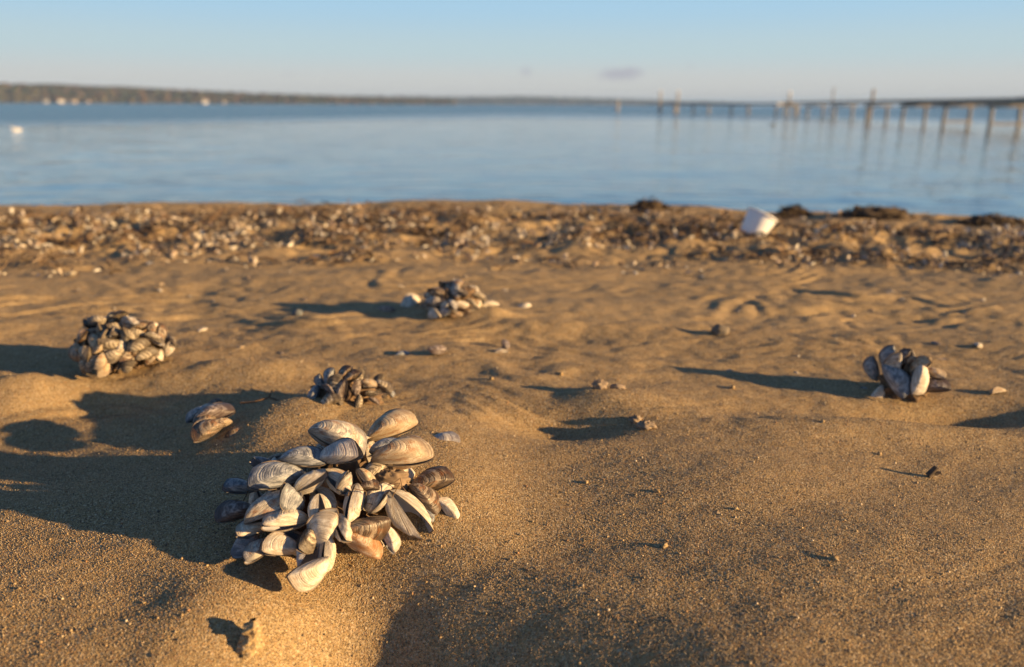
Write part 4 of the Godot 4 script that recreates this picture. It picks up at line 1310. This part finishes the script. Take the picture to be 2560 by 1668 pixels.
const LEFT := [
	[0.0277, 0.0077, 0.0137, 0.7222, 0.5682, -0.3945, 0.5474, -0.1209, 0.8281, 0.0201, 28, 2, 0, 1],
	[-0.0288, 0.0223, 0.0231, -0.0387, -0.9619, 0.2706, -0.4721, 0.2562, 0.8435, 0.0194, 6, 8, 0, 1],
	[0.003, 0.0225, -0.034, -0.0599, -0.9632, -0.2619, -0.9826, 0.1031, -0.1542, 0.0187, 20, 8, 0, 1],
	[0.0139, 0.0065, 0.0292, 0.7468, 0.5971, 0.2927, 0.2551, -0.6637, 0.7032, 0.024, 9, 8, 0, 1],
	[-0.0358, 0.0255, -0.0126, -0.1747, -0.9529, 0.2479, -0.9335, 0.0802, -0.3496, 0.0219, 28, 8, 0, 1],
	[0.0416, 0.0217, -0.0094, -0.2488, -0.5917, -0.7668, 0.7313, 0.4044, -0.5493, 0.0233, 9, 6, 0, 1],
	[-0.0045, 0.0274, 0.0298, -0.1791, -0.9155, 0.3603, -0.0174, 0.3691, 0.9292, 0.0247, 28, 3, 0, 1],
	[-0.003, 0.0119, -0.0333, -0.8986, 0.4083, -0.1607, -0.1624, -0.6496, -0.7427, 0.0214, 20, 8, 0, 1],
	[0.0337, 0.0191, -0.0067, 0.2541, -0.159, 0.954, 0.7188, 0.691, -0.0762, 0.0201, 28, 0, 0, 1],
	[-0.0325, 0.0075, 0.0151, -0.4494, 0.8222, -0.3493, -0.5912, -0.5669, -0.5737, 0.0246, 6, 6, 0, 1],
	[0.0107, 0.008, -0.034, 0.022, 0.8888, -0.4578, 0.8436, 0.2292, 0.4855, 0.0217, 20, 8, 0, 1],
	[0.0243, 0.0254, 0.0236, -0.5132, -0.5496, 0.6592, 0.798, -0.5883, 0.1307, 0.0245, 14, 8, 0, 1],
	[-0.0236, 0.0136, -0.0194, -0.8491, 0.4558, 0.2672, -0.4143, -0.2605, -0.8721, 0.025, 6, 8, 0, 1],
	[0.0401, 0.012, -0.0061, 0.4442, 0.7188, -0.5349, 0.8959, -0.3609, 0.259, 0.0203, 28, 6, 0, 1],
	[-0.0057, 0.0277, 0.0362, -0.6819, -0.7273, 0.0782, -0.5327, 0.567, 0.6283, 0.0211, 14, 8, 0, 1],
	[-0.019, 0.0254, -0.0343, 0.7698, -0.4094, -0.4897, -0.5862, -0.1499, -0.7962, 0.024, 28, 3, 0, 1],
	[0.0246, 0.019, 0.0266, 0.8734, 0.1837, -0.4511, 0.468, -0.0601, 0.8817, 0.0239, 6, 8, 0, 1],
	[-0.0336, 0.031, 0.0044, -0.5541, -0.7664, -0.3249, -0.5048, 0.6197, -0.6009, 0.0242, 6, 0, 0, 1],
	[0.0262, 0.0136, -0.0205, 0.1498, 0.8475, -0.5093, 0.8358, -0.3837, -0.3927, 0.0205, 14, 8, 0, 1],
	[0.0012, 0.0308, 0.0366, -0.4305, -0.7809, 0.4526, -0.1551, 0.558, 0.8152, 0.0203, 14, 3, 0, 1],
	[-0.0258, 0.0147, -0.023, -0.5372, 0.842, -0.0488, -0.6742, -0.3939, 0.6248, 0.0205, 9, 2, 0, 1],
	[0.0355, 0.0208, -0.0045, 0.0654, 0.2462, 0.967, 0.704, -0.6982, 0.1301, 0.0236, 14, 8, 0, 1],
	[-0.0254, 0.0169, 0.0251, -0.6967, 0.6152, -0.3689, 0.0449, 0.5507, 0.8335, 0.0244, 6, 2, 0, 1],
	[0.006, 0.0344, -0.031, 0.2468, -0.7857, -0.5673, -0.0414, 0.5763, -0.8162, 0.0236, 28, 3, 0, 1],
	[0.0205, 0.0289, 0.0222, -0.3782, -0.4087, 0.8306, 0.3464, 0.7696, 0.5364, 0.0185, 20, 2, 0, 1],
	[-0.0362, 0.0278, -0.0181, -0.6356, -0.1791, 0.751, -0.7679, 0.2472, -0.5909, 0.018, 14, 2, 0, 1],
	[0.0381, 0.0286, -0.0198, 0.6611, -0.1449, 0.7362, 0.6132, 0.6697, -0.4189, 0.0202, 20, 8, 0, 1],
	[-0.0234, 0.0334, 0.0273, 0.3508, -0.5059, 0.7881, -0.7315, 0.3774, 0.5679, 0.0228, 14, 8, 0, 1],
	[-0.0077, 0.0241, -0.037, -0.9262, 0.3297, 0.183, -0.2612, -0.911, 0.3192, 0.0234, 6, 2, 0, 1],
	[0.0292, 0.0261, 0.0108, -0.2372, 0.1194, 0.9641, 0.9397, -0.2235, 0.2589, 0.0203, 20, 2, 0, 1],
	[-0.039, 0.0207, 0.0068, -0.0968, 0.8754, 0.4736, -0.7981, 0.216, -0.5624, 0.0187, 20, 3, 0, 1],
	[0.0101, 0.0186, -0.0314, 0.5112, 0.8182, 0.2629, 0.2457, 0.154, -0.957, 0.0239, 28, 6, 0, 1],
	[0.0179, 0.0315, 0.0307, -0.8981, -0.1476, 0.4143, 0.2731, 0.5512, 0.7884, 0.0229, 9, 8, 0, 1],
	[-0.0182, 0.0383, -0.0237, -0.6959, -0.7169, 0.043, -0.2279, 0.1637, -0.9598, 0.0242, 28, 8, 0, 1],
	[0.0342, 0.035, -0.0059, 0.6472, -0.4649, 0.6041, 0.7479, 0.5407, -0.3852, 0.0179, 6, 6, 0, 1],
	[-0.0268, 0.03, 0.0258, -0.678, 0.1156, -0.7259, -0.7291, 0.0199, 0.6842, 0.0229, 28, 3, 0, 1],
	[-0.0068, 0.0326, -0.031, 0.8738, -0.0865, -0.4785, -0.4785, 0.022, -0.8778, 0.0173, 6, 0, 0, 1],
	[0.0202, 0.0306, 0.0292, 0.9041, 0.2081, -0.3732, 0.4246, -0.5364, 0.7294, 0.0233, 28, 8, 0, 1],
	[-0.0333, 0.0393, -0.0071, -0.602, -0.6707, 0.4334, -0.6933, 0.7082, 0.133, 0.0191, 9, 2, 0, 1],
	[0.031, 0.0358, -0.011, -0.0801, -0.1795, -0.9805, 0.9927, 0.0748, -0.0948, 0.0239, 20, 3, 0, 1],
	[-0.0149, 0.0304, 0.035, 0.8265, 0.5278, 0.1957, -0.2306, 0.6345, -0.7377, 0.0179, 9, 3, 0, 1],
	[-0.0169, 0.0296, -0.034, -0.6933, 0.7038, 0.1551, 0.6069, 0.6862, -0.4011, 0.0189, 9, 3, 0, 1],
	[0.0323, 0.0433, 0.0148, 0.7987, -0.5981, -0.0663, 0.5968, 0.773, 0.2152, 0.0211, 20, 8, 0, 1],
	[-0.0346, 0.0267, 0.0174, 0.2097, 0.9778, -0.0049, -0.9516, 0.2029, -0.2307, 0.0185, 28, 8, 0, 1],
	[0.0177, 0.029, -0.0198, -0.4994, 0.5813, -0.6424, 0.8188, 0.0744, -0.5692, 0.0172, 20, 8, 0, 1],
	[0.0101, 0.0414, 0.0165, 0.0416, -0.5836, 0.8109, 0.5266, 0.7026, 0.4787, 0.0238, 6, 6, 0, 1],
	[-0.0305, 0.0256, -0.0201, 0.0707, 0.9945, 0.0771, -0.9522, 0.0442, 0.3022, 0.0234, 6, 6, 0, 1],
	[0.0392, 0.0294, 0.0021, -0.0795, 0.827, -0.5565, -0.3269, -0.549, -0.7692, 0.0227, 14, 2, 0, 1],
	[-0.0197, 0.0429, 0.0154, 0.3227, -0.4791, 0.8163, -0.5913, 0.5713, 0.5691, 0.0249, 6, 3, 0, 1],
	[-0.0168, 0.0295, -0.0248, 0.6308, 0.7463, -0.2125, -0.6427, 0.3491, -0.682, 0.0207, 28, 8, 0, 1],
	[0.0269, 0.0293, 0.016, -0.5071, 0.8379, 0.2021, 0.8466, 0.5282, -0.0655, 0.018, 9, 2, 0, 1],
	[-0.0195, 0.0411, 0.009, -0.9069, -0.3235, -0.2701, -0.3435, 0.196, 0.9185, 0.0217, 9, 2, 0, 1],
	[0.0138, 0.0414, -0.0145, 0.9143, -0.346, -0.2107, 0.1374, 0.754, -0.6424, 0.02, 14, 3, 0, 1],
	[0.0137, 0.038, 0.0223, -0.7654, 0.2462, 0.5946, 0.6313, 0.1081, 0.7679, 0.0243, 28, 8, 0, 1],
	[-0.0171, 0.0478, -0.0205, -0.2479, -0.4795, -0.8418, 0.5431, 0.6507, -0.5307, 0.0173, 6, 2, 0, 1],
	[0.0374, 0.0369, 0.0003, -0.3213, 0.7451, -0.5844, 0.4853, 0.6595, 0.574, 0.0177, 6, 2, 0, 1],
	[-0.0287, 0.0459, 0.0099, 0.2453, -0.0854, 0.9657, 0.7015, -0.6719, -0.2376, 0.0247, 6, 2, 0, 1],
	[-0.0044, 0.0457, -0.0165, 0.6436, -0.4489, -0.6199, 0.3689, 0.8916, -0.2626, 0.024, 28, 3, 0, 1],
	[0.0228, 0.0358, 0.0218, -0.4255, 0.901, 0.0846, 0.7798, 0.4124, -0.471, 0.019, 20, 8, 0, 1],
	[-0.0284, 0.042, -0.0159, -0.2294, 0.2981, 0.9266, -0.8332, -0.5523, -0.0286, 0.0222, 9, 8, 0, 1],
	[0.0177, 0.0509, -0.0102, 0.5642, -0.4246, -0.7082, -0.8088, -0.1116, -0.5774, 0.0222, 28, 0, 0, 1],
	[-0.0023, 0.0462, 0.011, -0.092, -0.3478, 0.933, -0.9536, 0.3006, 0.018, 0.0231, 6, 8, 0, 1],
	[-0.0025, 0.0417, -0.0268, -0.6999, 0.7056, 0.1105, 0.1977, 0.3401, -0.9194, 0.0176, 28, 2, 0, 1],
	[0.0272, 0.0383, 0.0036, -0.4762, 0.676, 0.5624, 0.8772, 0.4102, 0.2497, 0.0178, 20, 8, 0, 1],
	[-0.0136, 0.0463, 0.0007, -0.9063, -0.1267, 0.4033, 0.2218, 0.6696, 0.7088, 0.0222, 28, 2, 0, 1],
	[-0.0005, 0.0441, -0.0244, 0.88, 0.3033, 0.3655, 0.4477, -0.7864, -0.4256, 0.0183, 14, 2, 0, 1],
	[0.0025, 0.0479, 0.0087, 0.1119, -0.107, 0.9879, 0.0368, 0.9939, 0.1035, 0.0235, 14, 8, 0, 1],
	[-0.0132, 0.0445, -0.0185, -0.6266, 0.3898, 0.6749, -0.0093, 0.8622, -0.5065, 0.02, 20, 0, 0, 1],
	[0.0116, 0.0499, -0.0019, 0.9458, -0.0344, -0.323, -0.3031, 0.2638, -0.9157, 0.0224, 9, 2, 0, 1],
	[-0.0075, 0.0391, 0.0176, -0.4511, 0.7519, -0.4808, 0.8682, 0.245, -0.4314, 0.019, 9, 8, 0, 1],
	[0.0007, 0.0406, -0.02, -0.5111, 0.7744, 0.3729, -0.643, -0.0566, -0.7638, 0.0199, 6, 0, 0, 1],
	[0.0057, 0.0553, 0.0064, 0.8413, -0.0783, 0.5349, 0.0774, 0.9967, 0.0242, 0.0238, 6, 6, 0, 1],
	[-0.0096, 0.0555, 0.0042, -0.9939, -0.0168, -0.1091, -0.0511, 0.9462, 0.3196, 0.0203, 28, 8, 0, 1],
	[0.0047, 0.0447, -0.0171, 0.5305, 0.2701, 0.8035, -0.51, -0.6555, 0.557, 0.0241, 20, 8, 0, 1],
	[0.0077, 0.0476, 0.0053, -0.6371, 0.3621, 0.6804, 0.5484, 0.8333, 0.07, 0.0195, 9, 8, 0, 1],
	[-0.0145, 0.0509, -0.0153, 0.7924, 0.4544, 0.407, -0.2742, 0.8613, -0.4277, 0.0229, 14, 8, 0, 1],
	[0.012, 0.0429, 0.0075, -0.5231, 0.6793, -0.5147, 0.1549, 0.6697, 0.7263, 0.018, 6, 2, 0, 1],
	[-0.0136, 0.0537, -0.0003, 0.8219, 0.4805, 0.3059, -0.3, 0.8217, -0.4845, 0.02, 20, 8, 0, 1],
]
const THREE_AT := Vector3(-0.0744, 0.0000, -0.9868)
const THREE := [
	[0.031, 0.0129, -0.0077, 0.3592, -0.8893, 0.2832, 0.3007, 0.3975, 0.8669, 0.0272, 20, 8, 0, 1],
	[-0.0306, 0.0009, 0.0126, 0.4477, 0.0504, 0.8928, -0.8374, -0.3266, 0.4383, 0.0297, 6, 0, 0, 1],
	[0.0068, -0.0084, -0.0302, -0.1248, 0.9785, -0.1641, 0.1557, -0.1441, -0.9772, 0.0222, 14, 8, 0, 1],
	[0.0112, 0.0085, 0.0207, 0.8959, -0.4178, -0.1508, -0.0876, -0.4989, 0.8622, 0.0256, 28, 8, 0, 1],
	[-0.0278, -0.0016, -0.0135, -0.6513, 0.4239, 0.6294, -0.4701, 0.4258, -0.7731, 0.0282, 6, 6, 0, 1],
	[0.0229, 0.0148, -0.0096, 0.5316, -0.8196, -0.2139, 0.6552, 0.5579, -0.5094, 0.0243, 6, 6, 0, 1],
	[-0.0172, 0.0006, 0.0216, 0.6249, 0.4284, 0.6527, -0.4885, -0.4376, 0.7549, 0.0244, 14, 1, 0, 1],
	[-0.0161, -0.0067, -0.0265, -0.4557, 0.8888, 0.0482, 0.0362, 0.0726, -0.9967, 0.0309, 14, 8, 0, 1],
	[0.0209, -0.0036, 0.0116, 0.5285, 0.7884, -0.3148, 0.2626, 0.2008, 0.9438, 0.0261, 20, 0, 0, 1],
	[-0.0248, 0.0087, 0.0149, -0.4044, -0.0897, -0.9102, -0.9125, 0.106, 0.395, 0.025, 6, 6, 0, 1],
	[0.0224, 0.0013, -0.0133, -0.2256, 0.7002, -0.6773, 0.8367, -0.2169, -0.5029, 0.0204, 28, 0, 0, 1],
	[0.0151, 0.0042, 0.0162, -0.7064, 0.3243, 0.6291, 0.43, -0.5094, 0.7454, 0.0286, 14, 2, 0, 1],
	[-0.0243, 0.0171, -0.005, -0.3806, -0.4906, -0.7839, -0.8946, 0.4101, 0.1777, 0.0254, 20, 0, 0, 1],
	[0.0278, 0.0112, 0.0057, 0.219, -0.0004, -0.9757, 0.4112, -0.9068, 0.0927, 0.0262, 20, 8, 0, 1],
	[-0.0145, 0.0026, 0.0175, 0.3802, 0.7524, 0.5379, -0.6389, -0.2068, 0.741, 0.0229, 6, 0, 0, 1],
	[0.0009, 0.0217, -0.0177, -0.3659, -0.7513, -0.5493, -0.8395, 0.5211, -0.1536, 0.026, 6, 8, 0, 1],
	[0.0138, 0.022, 0.0165, 0.6846, -0.7112, 0.1598, 0.6479, 0.6942, 0.3136, 0.024, 14, 8, 0, 1],
	[-0.0236, 0.0025, 0.0028, -0.2293, 0.957, -0.1776, 0.2948, 0.2422, 0.9244, 0.0211, 28, 2, 0, 1],
	[0.0211, 0.0022, -0.0263, 0.0861, 0.9207, 0.3807, 0.7359, 0.1988, -0.6472, 0.0304, 6, 8, 0, 1],
	[-0.0068, 0.0212, 0.0184, 0.4965, -0.5603, 0.663, -0.6179, 0.3084, 0.7233, 0.0203, 28, 0, 0, 1],
	[-0.023, 0.0187, -0.0047, 0.3755, -0.2942, -0.8789, -0.6617, 0.5788, -0.4765, 0.0253, 6, 8, 0, 1],
	[0.022, 0.0265, 0.0069, 0.802, -0.5586, -0.2118, 0.5967, 0.7318, 0.3293, 0.0247, 20, 8, 0, 1],
	[-0.0151, 0.0201, 0.0209, -0.8295, -0.0276, -0.5578, -0.1661, 0.9658, 0.1993, 0.0262, 20, 6, 0, 1],
	[0.0142, 0.0171, -0.0154, -0.7995, 0.0902, -0.5938, 0.4976, 0.6531, -0.5709, 0.0227, 6, 8, 0, 1],
	[0.0195, 0.0158, 0.0156, -0.8172, 0.3325, 0.4709, 0.4387, -0.1711, 0.8822, 0.0208, 20, 0, 0, 1],
	[-0.0287, 0.0195, 0.0127, 0.0104, 0.2045, -0.9788, -0.108, 0.9734, 0.2022, 0.0302, 20, 8, 0, 1],
	[0.0277, 0.0104, -0.0056, -0.3495, 0.8699, -0.3481, 0.4344, -0.1787, -0.8828, 0.0266, 20, 0, 0, 1],
	[-0.0088, 0.0138, 0.0258, -0.2617, 0.8264, -0.4986, -0.9214, -0.0601, 0.3839, 0.0228, 28, 2, 0, 1],
	[-0.016, 0.0172, -0.0143, 0.8824, 0.3178, -0.3469, -0.4656, 0.4833, -0.7414, 0.0257, 6, 1, 0, 1],
	[0.0088, 0.0251, 0.0076, 0.892, -0.3556, -0.2792, -0.3741, -0.2336, -0.8975, 0.0232, 14, 8, 0, 1],
	[-0.012, 0.0294, 0.0156, -0.7453, -0.1955, -0.6375, 0.307, 0.7481, -0.5883, 0.0282, 14, 2, 0, 1],
	[0.0079, 0.0276, -0.004, 0.2935, -0.3747, -0.8794, 0.0222, 0.9224, -0.3856, 0.0221, 28, 8, 0, 1],
	[-0.005, 0.0279, 0.011, 0.8151, 0.0292, 0.5786, -0.2399, 0.9261, 0.2913, 0.025, 9, 8, 0, 1],
	[-0.0093, 0.0197, -0.0244, -0.2263, 0.6625, 0.714, -0.5428, -0.6944, 0.4723, 0.0292, 6, 8, 0, 1],
	[0.0077, 0.0268, -0.0047, 0.8932, 0.098, 0.4388, -0.3804, 0.685, 0.6214, 0.0212, 20, 0, 0, 1],
	[0.0007, 0.0212, 0.012, -0.8728, 0.4392, -0.2128, -0.3487, -0.2562, 0.9015, 0.0217, 14, 8, 0, 1],
	[0.0013, 0.0255, 0.0006, -0.2756, 0.2114, -0.9378, 0.5816, 0.8134, 0.0125, 0.026, 9, 1, 0, 1],
	[0.0061, 0.0215, 0.0196, -0.0767, 0.6764, -0.7325, 0.2352, 0.7262, 0.646, 0.0272, 9, 6, 0, 1],
	[-0.0177, 0.018, -0.0047, 0.7228, 0.636, 0.2702, -0.5537, 0.2991, 0.7772, 0.0275, 9, 2, 0, 1],
	[-0.001, 0.0339, 0.0081, 0.4688, 0.074, -0.8802, 0.5067, 0.7937, 0.3366, 0.025, 20, 2, 0, 1],
]
